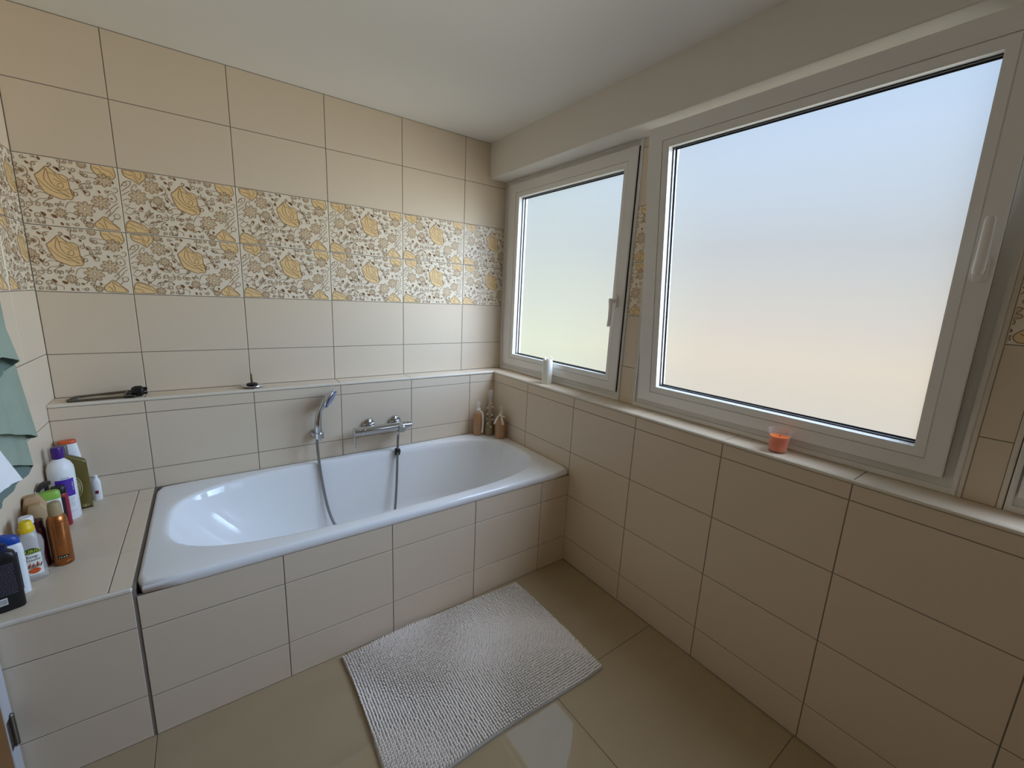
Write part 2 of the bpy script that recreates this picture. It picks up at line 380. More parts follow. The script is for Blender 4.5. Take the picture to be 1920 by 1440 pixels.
def decor(mb, P, u0, vtop, cu0=0.0, cu1=0.4):
    """one 40 x 25 cm floral tile; cu0, cu1 cut it where it meets a corner. material slots: 2 line, 3 rose, 4 daisy, 5 leaf, 6 cream"""
    S = 1e-4
    lo_u, hi_u, lo_v, hi_v = cu0 + .0035, cu1 - .0035, -.2498 + .0035, -.0035
    def poly(pts, h, m):
        q = clip_poly([(x * S, y * S) for x, y in pts], lo_u, hi_u, lo_v, hi_v)
        if len(q) < 3: return
        mb.add([P(u0 + x, vtop + y, h) for x, y in q], [list(range(len(q)))], m)
    def ribbon(pts, hw=11.0, h=.0009, m=2):
        n = len(pts); Lf = []; Rt = []
        for i in range(n):
            a = pts[max(i - 1, 0)]; b = pts[min(i + 1, n - 1)]
            dx, dy = b[0] - a[0], b[1] - a[1]
            l = math.hypot(dx, dy) or 1
            Lf.append((pts[i][0] - dy / l * hw, pts[i][1] + dx / l * hw)); Rt.append((pts[i][0] + dy / l * hw, pts[i][1] - dx / l * hw))
        for i in range(n - 1): poly([Rt[i], Rt[i + 1], Lf[i + 1], Lf[i]], h, m)
    def sm(pts, k=3, closed=False): return [(p[0], p[1]) for p in smoothpts([(a, b, 0) for a, b in pts], k, closed)]
    rnd = random.Random(3)
    for r in TR['rose']:
        poly(r[::-1], .0005, 3)
        ribbon(sm(r + [r[0]], 2), 12)
    for x, y, rad in TR['daisy']:
        R_ = rad * K; out = []
        ph = rnd.random()
        for i in range(64):
            a = 2 * math.pi * i / 64
            q = abs(math.cos(4 * a + ph))
            out.append((x + R_ * (.38 + .62 * q ** .6) * math.cos(a), y + R_ * (.38 + .62 * q ** .6) * math.sin(a)))
        for i in range(64):
            poly([(x, y), out[i], out[(i + 1) % 64]], .0006 + .0001 * (i % 2), 4)
        ribbon(out + [out[0]], 10, .0010)
        c = [(x + R_ * .17 * math.cos(a * math.pi / 6), y + R_ * .17 * math.sin(a * math.pi / 6)) for a in range(12)]
        poly(c, .0011, 6); ribbon(c + [c[0]], 5, .0012)
    for l in TR['line']: ribbon(sm(l, 3), 9)
    for x, y, rad in TR['leaf']:
        a0 = rnd.uniform(.4, 1.3); R_ = rad * K * .98; out = []
        for i in range(14):
            a = 2 * math.pi * i / 14
            px, py = R_ * math.cos(a), R_ * .5 * math.sin(a) * (1.15 + .3 * math.cos(a))
            out.append((x + px * math.cos(a0) + py * math.sin(a0), y - px * math.sin(a0) + py * math.cos(a0)))
        poly(out[::-1], .0011, 5)
    for x, y, rad in TR['curl']:
        a0 = rnd.uniform(0, 6.28); sg = rnd.choice((-1, 1)); R_ = rad * K; pts = []
        for i in range(5):
            t = i / 5
            tx = R_ * 1.3 * (1 - t)
            pts.append((x + R_ * math.cos(a0) - sg * -tx * math.sin(a0) + tx * .35 * math.cos(a0), y + R_ * math.sin(a0) + sg * -tx * math.cos(a0) + tx * .35 * math.sin(a0)))
        for i in range(19):
            t = i / 18
            a = a0 + sg * 2 * math.pi * 1.15 * t
            rr = R_ * (1 - .6 * t)
            pts.append((x + rr * math.cos(a), y + rr * math.sin(a)))
        ribbon(pts, 11)
DM = [M_TILE, M_GROUT, M_DLINE, M_DROSE, M_DDAISY, M_DLEAF, M_DECOR]

# ---------------------------------------------------------------- the room
H = 2.383
XL, XW, XF = -0.287, 1.786, 1.914       # left wall, tiled wall under the windows, plane of the window frames
YB, YL, YT = 0.0, -0.12, -0.900         # upper back wall, face of the ledge, tiled front of the bath
YE = -3.40                              # wall behind the camera
ZA, ZS = 0.891, 0.957                   # a tile joint, top of ledge and sill
HT = 0.2498
ZR = [1.8874 - HT * 4 + HT * i for i in range(7)]          # 0.888 ... joints of the upper walls
ROW = [0.0, 0.141, 0.391, 0.641, 0.891, 0.944]

# floor
mb = MB()
mb.box(XL - .15, 1.99, YE - .15, .15, -.12, -.0018, 1)
ux = [XL, 0.003, 0.595, 1.187, 1.779, 1.7875]
vy = [YE, -3.271, -2.679, -2.087, -1.492, -0.897]
grid_tiles(mb, mapper('top', 0.0), ux, vy, 0, gap=.0012)
struct('floor', mb, [M_FLOOR, M_GROUT], label='polished beige square floor tiles')

# ceiling
mb = MB(); mb.box(XL - .15, 2.0, YE - .15, .15, H, H + .12)
struct('ceiling', mb, M_CEIL, label='plain white painted ceiling')

# back wall: upper tiled part with the floral band, ledge below
mb = MB()
mb.box(XL - .15, 1.99, .0018, .15, -.12, H, 1)
P = mapper('back', YB)
zs = [ZS, 1.1377, 1.3875, 1.6374, 1.8874, 2.1372, H - .001]
us = [XL, 0.0, 0.4, 0.8, 1.2, 1.6, 1.906]
for i in range(6):
    for j in range(6):
        dec = j in (2, 3)
        top = zs[j + 1]
        slab(mb, P, us[i], us[i + 1], zs[j], top, 6 if dec else 0)
        if dec: decor(mb, P, us[i] if i else us[1] - .4, top, 0.0 if i else .4 + XL, us[i + 1] - us[i] if i else .4)
wb = struct('wall_back', mb, DM, label='beige tiled back wall with a band of floral tiles', ang=25)
mb = MB()
mb.box(XL, XW + .001, YL + .0018, .0, 0, .9435, 1)
P = mapper('back', YL)
grid_tiles(mb, P, [XL, 0.0, 0.4, 0.8, 1.2, 1.6, XW], [.545, .637, .891, .944], 0)
struct('ledge_front', mb, [M_TILE, M_GROUT], wb, ang=25)
mb = MB()
mb.box(XL, XF, YL + .004, 0.0, .944, ZS - .0018, 1)
grid_tiles(mb, mapper('top', ZS), [XL, 0.0, 0.4, 0.8, 1.2, 1.6, XF], [YL + .006, 0.0], 0)
mb.box(XL, XW - .003, YL - .004, YL + .0065, .9445, ZS + .0004, 2, b=.003)
struct('ledge_cap', mb, [M_TILE, M_GROUT, M_CREAM], wb, ang=30)

# window wall
mb = MB()
mb.box(XW + .0018, 2.0, YE - .15, .0, -.12, .9435, 1)
P = mapper('right', XW)
uy = [0.12, .4928] + [.4928 + .4 * k for k in range(1, 8)] + [3.4]
uy = [0.0928] + uy[1:]
grid_tiles(mb, P, [.0, .0928] + uy[1:], ROW, 0)
wr = struct('wall_right', mb, [M_TILE, M_GROUT], label='beige tiled wall below the windows', ang=25)
mb = MB()
mb.box(XW + .003, 2.02, YE, 0.0, .944, ZS - .0018, 1)
grid_tiles(mb, mapper('top', ZS), [XW + .006, XF + .003], [-3.4, -2.8928, -2.4928, -2.0928, -1.6928, -1.2928, -.8928, -.4928, YL + .006], 0)
mb.box(XW - .004, XW + .0065, YE, YL, .9445, ZS + .0004, 2, b=.003)
struct('window_sill', mb, [M_TILE, M_GROUT, M_CREAM], wr, ang=30)
mb = MB()
mb.box(1.778, 2.0, YE - .15, .0, 2.177, H + .02, 0, b=.003)
struct('lintel', mb, M_PLASTER, wr)
# tiled piers between the windows
for ya, yb, tl, trr in ((-1.080, -1.166, 0, 1), (-2.291, -2.378, 1, 1)):
    mb = MB()
    mb.box(XF + .0018, 2.0, yb, ya, ZS, 2.18, 1)
    P = mapper('right', XF)
    a = -ya + (.011 if tl else 0); b = -yb - (.011 if trr else 0)
    for j in range(6):
        dec = j in (2, 3)
        slab(mb, P, a, b, zs[j], min(zs[j + 1], 2.177), 6 if dec else 0, gap=.0012)
        if dec: decor(mb, P, a - .30, zs[j + 1], .30, .30 + b - a)
    if tl: mb.box(XF - .003, XF + .02, ya - .011, ya, ZS, 2.177, 7, b=.002)
    if trr: mb.box(XF - .003, XF + .02, yb, yb + .011, ZS, 2.177, 7, b=.002)
    struct('pier', mb, DM + [M_CREAM], wr, ang=25)
mb = MB()
mb.box(XW + .02, 2.0, YE - .15, -3.29, ZS, 2.18)
struct('pier', mb, M_TILE, wr)
mb = MB()
mb.box(1.903, XF + .004, -.0045, .0, ZS, 2.177, 0, b=.0015)
struct('corner_trim', mb, M_CREAM, wb)

# left wall with a door opening
YD0, YD1 = -0.955, -1.78
mb = MB()
mb.box(XL - .15, XL - .0018, -.93, .15, -.12, H, 1)
mb.box(XL - .15, XL - .0018, YE - .15, YD1 - .02, -.12, H, 1)
mb.box(XL - .15, XL - .0018, YD1 - .02, -.93, 2.05, H, 1)
P = mapper('left', XL)
ly = [-.905, -.668, -.268, -.0005]
zz = [.547, .641, .891, 1.141, 1.391, 1.641, 1.8874, 2.1372, H - .001]
for i in range(3):
    for j in range(8):
        dec = j in (4, 5)
        slab(mb, P, ly[i], ly[i + 1], zz[j], zz[j + 1], 6 if dec else 0)
        if dec: decor(mb, P, ly[i] if i else -1.068, zz[j + 1], 0 if i else .163, ly[i + 1] - ly[i] if i else .4)
ly2 = [YE, -3.0, -2.6, -2.2, YD1 - .03]
grid_tiles(mb, P, ly2, [0, .141, .391, .641, .891, 1.141, 1.391, 1.641, 1.8874, 2.1372, H - .001], 0)
struct('wall_left', mb, DM, label='beige tiled side wall behind the hanging garment', ang=25)

# wall behind the camera
mb = MB()
mb.box(XL - .15, 1.99, YE - .15, YE - .0018, -.12, H, 1)
grid_tiles(mb, (lambda u, v, h: (-u, YE + h, v)), [-1.79, -1.4, -1.0, -.6, -.2, .2, -XL], [0, .141, .391, .641, .891, 1.141, 1.391, 1.641, 1.8874, 2.1372, H - .001], 0)
struct('wall_front', mb, [M_TILE, M_GROUT], label='beige tiled wall opposite the bath', ang=25)

# tiled front of the bath and tiled bench at its head end
mb = MB()
mb.box(.0035, XW, YT + .0018, YT + .014, 0, .5125, 1)
P = mapper('back', YT)
grid_tiles(mb, P, [.003, .3955, .794, 1.193, 1.594, XW], [0, .148, .398, .5125], 0)
struct('wall_bath_front', mb, [M_TILE, M_GROUT], label='beige tiled front of the bathtub', ang=25)
mb = MB()
mb.box(XL, -.0035, YT + .0018, YL, 0, .5335, 1)
mb.box(-.0035, .0034, YT + .0026, YL, 0, .5405, 1)
grid_tiles(mb, P, [XL, -.0035], [0, .158, .408, .533], 0)
wbn = struct('wall_bench', mb, [M_TILE, M_GROUT], label='low tiled bench at the left end of the bathtub', ang=25)
mb = MB()
mb.box(XL, -.0035, YT + .004, YL, .534, .547 - .0018, 1)
Pt = mapper('top', .547)
for a, b, js in ((XL, -.0565, (YT + .006, -.655, -.251, YL)), (-.0565, -.0035, (YT + .006, -.661, -.256, YL))):
    grid_tiles(mb, Pt, [a, b], js, 0)
mb.box(XL, -.0035, YT - .005, YT + .0065, .5335, .5474, 2, b=.003)
struct('bench_top', mb, [M_TILE, M_GROUT, M_CREAM], wbn, ang=30)

# wooden door in the left wall
M_WOOD = mat('orange_brown_door_wood', srgb(140, 96, 44), 0.4, noise=(9, srgb(112, 74, 32), (1, 1, .08)))
M_DFRAME = mat('pale_door_frame', srgb(196, 196, 200), 0.4)
mb = MB()
for a, b, z0, z1 in ((-.955, -.905, 0, 2.06), (YD1 - .03, YD1, 0, 2.06), (YD1 - .03, -.905, 2.01, 2.06)):
    mb.box(XL - .12, XL + .012, a, b, z0, z1, 0, b=.004)
d1 = struct('door_1', mb, M_DFRAME, label='wooden door with steel hinge at the left edge')
mb = MB(); mb.box(XL - .03, XL + .010, YD1 + .003, -.922, .005, 2.008, 0, b=.003)
mb.box(XL + .006, XL + .018, YD1 + .1, -1.04, .12, .9, 0, b=.005)
mb.box(XL + .006, XL + .018, YD1 + .1, -1.04, 1.02, 1.9, 0, b=.005)
struct('door_leaf', mb, M_WOOD, d1)
for z in (.235, 1.75):
    mb = MB(); mb.lathe([(.004, -.052), (.0075, -.048), (.0075, .048), (.004, .052)], XL + .013, -.924, z, 12)
    mb.box(XL + .0095, XL + .0125, -.950, -.926, z - .045, z + .045)
    struct('hinge', mb, M_STEEL, d1)
mb = MB(); mb.tube([(XL + .01, YD1 + .07, 1.05), (XL + .06, YD1 + .07, 1.05), (XL + .065, YD1 + .09, 1.05), (XL + .065, YD1 + .19, 1.05)], .009)
struct('door_handle', mb, M_STEEL, d1)

# ---------------------------------------------------------------- windows
def ring_frame(mb, xa, xb, o, i, m=0, xi=None):
    """mitred frame between rectangle o=(y0,y1,z0,z1) and opening i, from x=xa (room side) to xb; xi gives the room side depth at the opening (sloped bead)"""
    xi = xa if xi is None else xi
    q = lambda r: [(r[0], r[2]), (r[1], r[2]), (r[1], r[3]), (r[0], r[3])]
    O, I = q(o), q(i)
    e = .003
    sg = lambda c, a, b: a + (e if c < (a + b) / 2 else -e)
    O2 = [(y + (e if y == o[0] else -e), z + (e if z == o[2] else -e)) for y, z in O]
    vs = []
    for x, r in ((xb, O), (xa + e, O), (xa, O2), (xi, I), (xb, I)): vs += [(x, y, z) for y, z in r]
    fs = []
    for k in range(4):
        for c in range(4):
            d = (c + 1) % 4
            fs.append((k * 4 + c, k * 4 + d, k * 4 + 4 + d, k * 4 + 4 + c))
    for c in range(4):
        d = (c + 1) % 4
        fs.append((16 + c, 16 + d, d, c))
    mb.add(vs, fs, m)

def sub(r, d): return (r[0] + d, r[1] - d, r[2] + d, r[3] - d)

def window(name, label, fr, sash, op, tilt, handle):
    mb = MB()
    fi = sub(sash, .012)
    ring_frame(mb, XF + .001, 1.985, fr, fi)
    ring_frame(mb, XF - .006, XF + .003, (fr[0], fr[1], fr[2], fr[3]), (fr[0] + .012, fr[1] - .012, fr[2] + .02, fr[3] - .006))
    wd = struct(name, mb, M_UPVC, label=label)
    hx, hz = 1.918, sash[2] + .004
    sroot = MB()
    bead = (op[0] - .028, op[1] + .028, op[2] - .028, op[3] + .028)
    ring_frame(sroot, 1.895, 1.9005, sash, bead)
    ring_frame(sroot, 1.9005, 1.972, sub(sash, .021), sub(op, -.004))
    ring_frame(sroot, 1.8962, 1.93, sub(bead, .0004), op, xi=1.902)
    def tl(m_):
        if tilt: m_.xform(Matrix.Translation((hx, 0, hz)) @ Matrix.Rotation(-tilt, 4, 'Y') @ Matrix.Translation((-hx, 0, -hz)))
        return m_
    so = struct('sash', tl(sroot), M_UPVC, wd, ang=30)
    g0 = MB(); ring_frame(g0, 1.9005, 1.9147, sub(sash, .0008), sub(sash, .0215)); struct('overlap_seal', tl(g0), M_GASKET_BAND, so)  # black band around the sash edge, between its face and the frame
    g1 = MB(); ring_frame(g1, 1.9295, 1.934, sub(op, -.003), sub(op, .0035)); struct('gasket', tl(g1), M_GASKET_BAND, so)
    g2 = MB(); ring_frame(g2, 1.936, 1.949, sub(op, -.003), sub(op, .001)); struct('spacer', tl(g2), M_ALU, so)
    g2 = MB(); ring_frame(g2, 1.949, 1.9515, sub(op, -.003), sub(op, .006)); struct('edge_seal', tl(g2), M_GASKET_BAND, so)
    gp = MB(); gp.box(1.952, 1.956, op[0] - .003, op[1] + .003, op[2] - .003, op[3] + .003); struct('frosted_pane', tl(gp), M_FROST, so)
    # lever handle: rosette, neck, grip
    hy, hzz, sgn = handle
    hm = MB()
    rr = [sup(.013, .031, 0, 4, 24), sup(.013, .031, .006, 4, 24), sup(.0115, .029, .009, 4, 24)]
    hm.loft([[(1.895 - p[2], hy + p[0], hzz + p[1]) for p in r][::-1] for r in rr])
    hm.tube([(1.888, hy, hzz), (1.864, hy, hzz)], .0095, 16)
    gr = []
    for t, (dx, dz, a, b) in enumerate(((-.004, -.013, .003, .006), (-.002, -.011, .010, .0105), (-.001, 0, .0118, .0115), (.002, .03, .0112, .008), (.002, .08, .0105, .0065), (-.003, .118, .0098, .006), (-.005, .124, .006, .004))):
        gr.append([(1.858 + dx + b * .8 * math.sin(k * math.pi / 8), hy + a * math.cos(k * math.pi / 8), hzz + sgn * dz) for k in range(16)])
    if sgn > 0: gr = gr
    hm.loft(gr)
    struct('handle', tl(hm), M_UPVC, so)
    return wd

Z0, Z1 = ZS, 2.177
window('window_1', 'closed narrow frosted window nearest the back wall', (-1.080, -.005, Z0, Z1), (-1.066, -.063, 1.002, 2.150), (-.9875, -.1575, 1.0745, 2.066), 0.0, (-1.018, 1.452, -1))
window('window_2', 'large frosted window tilted open in the middle of the wall', (-2.291, -1.168, Z0, Z1), (-2.259, -1.206, 1.003, 2.153), (-2.187, -1.300, 1.077, 2.071), math.atan(.1), (-2.236, 1.577, 1))
window('window_3', 'closed frosted window at the right edge of the photo', (-3.29, -2.380, Z0, Z1), (-3.27, -2.397, 1.002, 2.150), (-3.18, -2.48, 1.0745, 2.066), 0.0, (-3.23, 1.452, -1))

# ---------------------------------------------------------------- bathtub
tub = thing('bathtub', 'white enamel bathtub built into the tiled surround', 'bathtub', (0.89, -.51, 0))
def tub_mesh():
    m = MB(); n = 96; cx, cy = 0.0, 0.0
    X0, X1, Y0, Y1 = .004 - .89, 1.7835 - .89, -.906 + .51, -.1215 + .51
    def rect(e, z, rc):
        out = []
        x0, x1, y0, y1 = X0 + e, X1 - e, Y0 + e, Y1 - e
        for i in range(n):
            a = 2 * math.pi * i / n
            c, s_ = math.cos(a), math.sin(a)
            # ray from the centre to a rounded rectangle (superellipse with a very high exponent keeps the corners)
            p = rc
            k = (abs(c) ** p + abs(s_) ** p) ** (-1 / p)
            out.append(((x0 + x1) / 2 + (x1 - x0) / 2 * c * k, (y0 + y1) / 2 + (y1 - y0) / 2 * s_ * k, z))
        return out
    def oval(a, b, z, p, ox=0.0, oy=0.0):
        out = []
        for i in range(n):
            t = 2 * math.pi * i / n
            c, s_ = math.cos(t), math.sin(t)
            k = (abs(c) ** p + abs(s_) ** p) ** (-1 / p)
            out.append((ox + a * c * k, oy + b * s_ * k, z))
        return out
    rings = [rect(.03, .5135, 40), rect(.004, .514, 40), rect(0, .519, 40), rect(0, .536, 40), rect(.0025, .544, 40), rect(.008, .549, 40), rect(.014, .550, 34)]
    rings += [oval(.845, .352, .5500, 3.2, 0, .002), oval(.834, .343, .5495, 3.2, 0, .002), oval(.826, .337, .546, 3.2, 0, .002), oval(.821, .332, .538, 3.2, 0, .002)]
    N = 14
    for i in range(1, N + 1):
        t = i / N
        z = .538 - .40 * (t ** .92)
        aL = .821 - .26 * t ** 1.25
        b = .332 - .07 * t - .055 * max(0, t - .8) / .2
        a = aL - .10 * max(0, t - .85) / .15
        rings.append(oval(a, b, z, 3.2 - .3 * t, .07 * t, .002))
    rings.append(oval(.40, .16, .132, 2.8, .08, .002))
    m.loft(rings, 0, False, True)
    # outside of the shell below the rim
    rings = [rect(.03, .5135, 40), oval(.84, .352, .50, 4.5), oval(.80, .33, .40, 3.5), oval(.70, .29, .12, 3.2), oval(.60, .22, .105, 3)]
    m.loft(rings[::-1], 0, True, False)
    return m
obj('basin', tub_mesh(), M_ENAMEL, tub, ang=60)
mb = MB(); mb.lathe([(.001, .1325), (.026, .1325), (.030, .1345), (.026, .1375), (.012, .139), (.001, .139)], .12, .002, 0, 24)
obj('drain', mb, M_CHROME, tub)
for x in (-.45, .5):
    for y in (-.14, .14):
        mb = MB(); mb.lathe([(.02, 0), (.02, .112)], x, y, 0, 12)
        obj('foot', mb, M_STEEL, tub)

# ---------------------------------------------------------------- mixer tap
mix = thing('bath_mixer', 'chrome wall mixer tap above the bathtub', 'tap', (1.018, YL, .703))
for x in (-.077, .077):
    mb = MB()
    mb.lathe([(.036, 0), (.036, -.004), (.033, -.011), (.020, -.017), (.014, -.018)], x, 0, 0, 32, ax='y')
    mb.lathe([(.012, -.012), (.012, -.045)], x, 0, 0, 20, ax='y')
    obj('rosette', mb, M_CHROME, mix)
mb = MB()
BY, BZ = -.058, -.014
mb.lathe([(.020, -.175), (.0235, -.172), (.0235, -.142), (.0222, -.141), (.0222, -.139), (.0235, -.138), (.0235, -.116), (.0222, -.115), (.0222, -.113), (.0235, -.112), (.0235, .112), (.0222, .113), (.0222, .115), (.0235, .116), (.0235, .118)], 0, BY, BZ, 32, ax='x')
obj('body', mb, M_CHROME, mix)
mb = MB()
mb.lathe([(.0215, .1185), (.0235, .121), (.0235, .141), (.017, .143), (.0135, .144), (.0135, .150), (.0155, .151), (.0155, .157), (.013, .160)], 0, BY, BZ, 32, ax='x')
obj('end_knob', mb, M_CHROME, mix)
mb = MB()
mb.tube([(-.168, BY, BZ - .018), (-.169, BY - .004, BZ - .05), (-.170, BY - .006, BZ - .088)], [.0058, .0055, .0058], 14)
obj('lever', mb, M_CHROME, mix)
mb = MB()
mb.tube([(.088, BY - .008, BZ), (.088, BY - .044, BZ - .009)], [.0205, .0205], 24)
mb.tube([(.088, BY - .044, BZ - .009), (.088, BY - .048, BZ - .010)], [.0205, .018], 24)
div = obj('diverter', mb, M_CHROME, mix)
mb = MB()
mb.lathe([(.0105, -.018), (.0115, -.02), (.0115, -.034), (.009, -.037), (.008, -.05)], .074, BY - .008, BZ, 20)
obj('outlet', mb, M_CHROME, div)

# ---------------------------------------------------------------- hand shower
hold = thing('shower_holder', 'chrome wall bracket that carries the hand shower', 'holder', (.662, YL, .700))
mb = MB()
mb.lathe([(.024, 0), (.024, -.006), (.021, -.013), (.012, -.016)], 0, 0, 0, 28, ax='y')
mb.lathe([(.010, -.012), (.010, -.03)], 0, 0, 0, 16, ax='y')
obj('rosette', mb, M_CHROME, hold)
mb = MB()
ring = []
for k in range(15):
    a = math.radians(-60 + 300 * k / 14 + 180)
    ring.append((.011 + .0205 * math.cos(a), -.047 + .0205 * math.sin(a), -.004))
for dz in (0.0,):
    prof = []
    for p in ring:
        d = Vector((p[0] - .011, p[1] + .047, 0)).normalized()
        q = Vector(p)
        prof.append([q - d * .003 + Vector((0, 0, -.014)), q + d * .003 + Vector((0, 0, -.014)), q + d * .003 + Vector((0, 0, .014)), q - d * .003 + Vector((0, 0, .014))])
    mb.loft(prof)
obj('cradle', mb, M_CHROME, hold)

hs = thing('hand_shower', 'chrome hand shower with a blue-grey spray face and a long steel hose', 'shower', (.673, -.167, .700))
mb = MB()
path = smoothpts([(0, 0, -.022), (-.001, 0, .0), (-.003, 0, .04), (-.001, 0, .085), (.008, -.002, .125), (.026, -.008, .165), (.040, -.002, .192)], 5)
n = len(path)
rad = [.0125 + .0055 * math.sin(math.pi * min(1, i / n * 1.5)) + (.004 * max(0, (i / n - .7) / .3)) for i in range(n)]
mb.tube(path, rad, 18)
obj('handle', mb, M_CHROME, hs)
nrm = Vector((.76, -.46, -.46)).normalized()
zax = nrm
xax = Vector((0, 1, 0)).cross(zax).normalized(); yax = zax.cross(xax)
hc = Vector((.058, -.012, .190))
MX = Matrix(((xax[0], yax[0], zax[0], hc[0]), (xax[1], yax[1], zax[1], hc[1]), (xax[2], yax[2], zax[2], hc[2]), (0, 0, 0, 1)))
mb = MB(); mb.lathe([(.001, -.028), (.020, -.025), (.040, -.016), (.052, -.006), (.055, .001), (.053, .005), (.047, .006)], n=40, cap1=True); mb.xform(MX)
head = obj('head', mb, M_CHROME, hs, ang=50)
mb = MB(); mb.lathe([(.048, .0062), (.048, .0085), (.044, .0095), (.001, .0100)], n=40, cap0=False)
for r_, k_ in ((.008, 5), (.017, 10), (.027, 16), (.037, 24)):
    for k in range(k_):
        a = 2 * math.pi * k / k_
        mb.lathe([(.0014, .0095), (.0012, .0125), (.0005, .0128)], r_ * math.cos(a), r_ * math.sin(a), 0, 8, m=1)
mb.xform(MX)
obj('spray_face', mb, [M_BLUEFACE, M_ALU], head)
hp = smoothpts([(-.001, 0, -.02), (-.011, -.003, -.03), (-.012, -.005, -.07), (-.007, -.028, -.20), (.003, -.055, -.32), (.016, -.085, -.41), (.037, -.112, -.475), (.075, -.135, -.525), (.14, -.15, -.548), (.22, -.16, -.552), (.29, -.155, -.545), (.335, -.14, -.525), (.357, -.118, -.485), (.385, -.075, -.34), (.405, -.038, -.20), (.415, -.022, -.10), (.419, -.0185, -.062)], 10)
mb = MB()
# ribbed steel sleeve: the radius alternates along the hose
fine = []
for i in range(len(hp) - 1):
    d = (hp[i + 1] - hp[i]).length
    k = max(1, int(d / .0022))
    for j in range(k): fine.append(hp[i].lerp(hp[i + 1], j / k))
fine.append(hp[-1])
mb.tube(fine, [.0066 + (.0007 if i % 2 else 0) for i in range(len(fine))], 10)
hose = obj('hose', mb, M_HOSE, hs, ang=60)
mb = MB(); mb.lathe([(.0085, -.03), (.0105, -.027), (.0105, -.006), (.0075, -.004)], -.001, 0, -.004, 18); obj('hose_nut', mb, M_CHROME, hose)
mb = MB(); mb.box(.398, .424, -.037, -.013, -.182, -.140, 0, b=.004); mb.box(.404, .430, -.030, -.018, -.170, -.152, 0, b=.003)
obj('hose_clip', mb, M_BLACK, hose)

# ---------------------------------------------------------------- things on the ledge
t = thing('bath_plug', 'chrome bath plug standing upside down with its rod up on the ledge', 'plug', (.400, -.066, ZS))
mb = MB(); mb.lathe([(.001, .004), (.012, .003), (.040, .006), (.0455, .010), (.0445, .0125), (.034, .0135), (.001, .0135)], n=36); mb.lathe([(.011, 0), (.012, .004)], n=20); obj('cap', mb, M_CHROME, t)
mb = MB(); mb.lathe([(.020, .0135), (.0245, .016), (.0245, .019), (.019, .022), (.008, .024), (.001, .024)], n=32); obj('rubber_seal', mb, M_BLACK, t)
mb = MB(); mb.lathe([(.0042, .022), (.0042, .058), (.0034, .06), (.0034, .067), (.001, .068)], n=12); obj('rod', mb, M_BRASS, t)

t = thing('grab_loop', 'long flat steel loop with a black knob lying on the ledge', 'loop', (-.13, -.06, ZS))
mb = MB()
pts = [(.104, -.040, .0075), (-.075, -.040, .0055), (-.098, -.038, .0055), (-.103, -.025, .0055), (-.092, .020, .0065), (-.080, .030, .007), (-.055, .031, .008), (.104, .030, .018)]
mb.tube(smoothpts(pts, 6), .0048, 12)
mb.tube([(.066, -.040, .0085), (.070, .030, .017)], .0045, 12)
mb.tube([(-.088, -.036, .006), (-.079, .027, .008)], .0035, 12)
obj('loop', mb, M_STEEL, t)
mb = MB()
mb.lathe([(.001, -.026), (.016, -.024), (.021, -.016), (.021, .010), (.017, .014), (.012, .016), (.001, .016)], .113, -.014, .0225, 24, ax='x')
for a in (.4, 1.6, 2.9, 4.2, 5.4):
    mb.lathe([(.0035, .012), (.0035, .026), (.002, .027)], .113, -.014 + .0125 * math.cos(a), .0225 + .0125 * math.sin(a), 10, ax='x')
for k in range(10):
    a = k * math.pi / 5
    mb.box(.100, .120, -.014 + .0205 * math.cos(a) - .002, -.014 + .0205 * math.cos(a) + .002, .0225 + .0203 * math.sin(a) - .002, .0225 + .0203 * math.sin(a) + .002)
mb.box(.066, .10, -.048, .036, .0035, .010, 0, b=.002)
obj('knob', mb, M_BLACK, t)

# ---------------------------------------------------------------- candles on the sill
M_WAX = mat('white_wax', srgb(236, 236, 228), 0.45, sss=.6)
t = thing('pillar_candle', 'white burnt-down pillar candle on the sill of the narrow window', 'candle', (1.852, -.585, ZS))
mb = MB(); rg = []
for z, r in ((0, .0285), (.002, .030), (.06, .030), (.11, .0297), (.135, .0285)):
    rg.append([(r * math.cos(a * math.pi / 16), r * math.sin(a * math.pi / 16), z) for a in range(32)])
jag = [0.006 * math.sin(a * 1.7) + .004 * math.sin(a * .9 + 1) + .003 * math.sin(a * 3.1) for a in range(32)]
rg.append([(.025 * math.cos(a * math.pi / 16), .025 * math.sin(a * math.pi / 16), .149 + jag[a]) for a in range(32)])
rg.append([(.021 * math.cos(a * math.pi / 16), .021 * math.sin(a * math.pi / 16), .150 + jag[a]) for a in range(32)])
rg.append([(.018 * math.cos(a * math.pi / 16), .018 * math.sin(a * math.pi / 16), .135) for a in range(32)])
rg.append([(.006 * math.cos(a * math.pi / 16), .006 * math.sin(a * math.pi / 16), .130) for a in range(32)])
mb.loft(rg); obj('wax', mb, M_WAX, t, ang=50)
mb = MB(); mb.tube([(0, 0, .128), (.001, 0, .137), (.003, .001, .143)], .0011, 8); obj('wick', mb, M_BLACK, t)

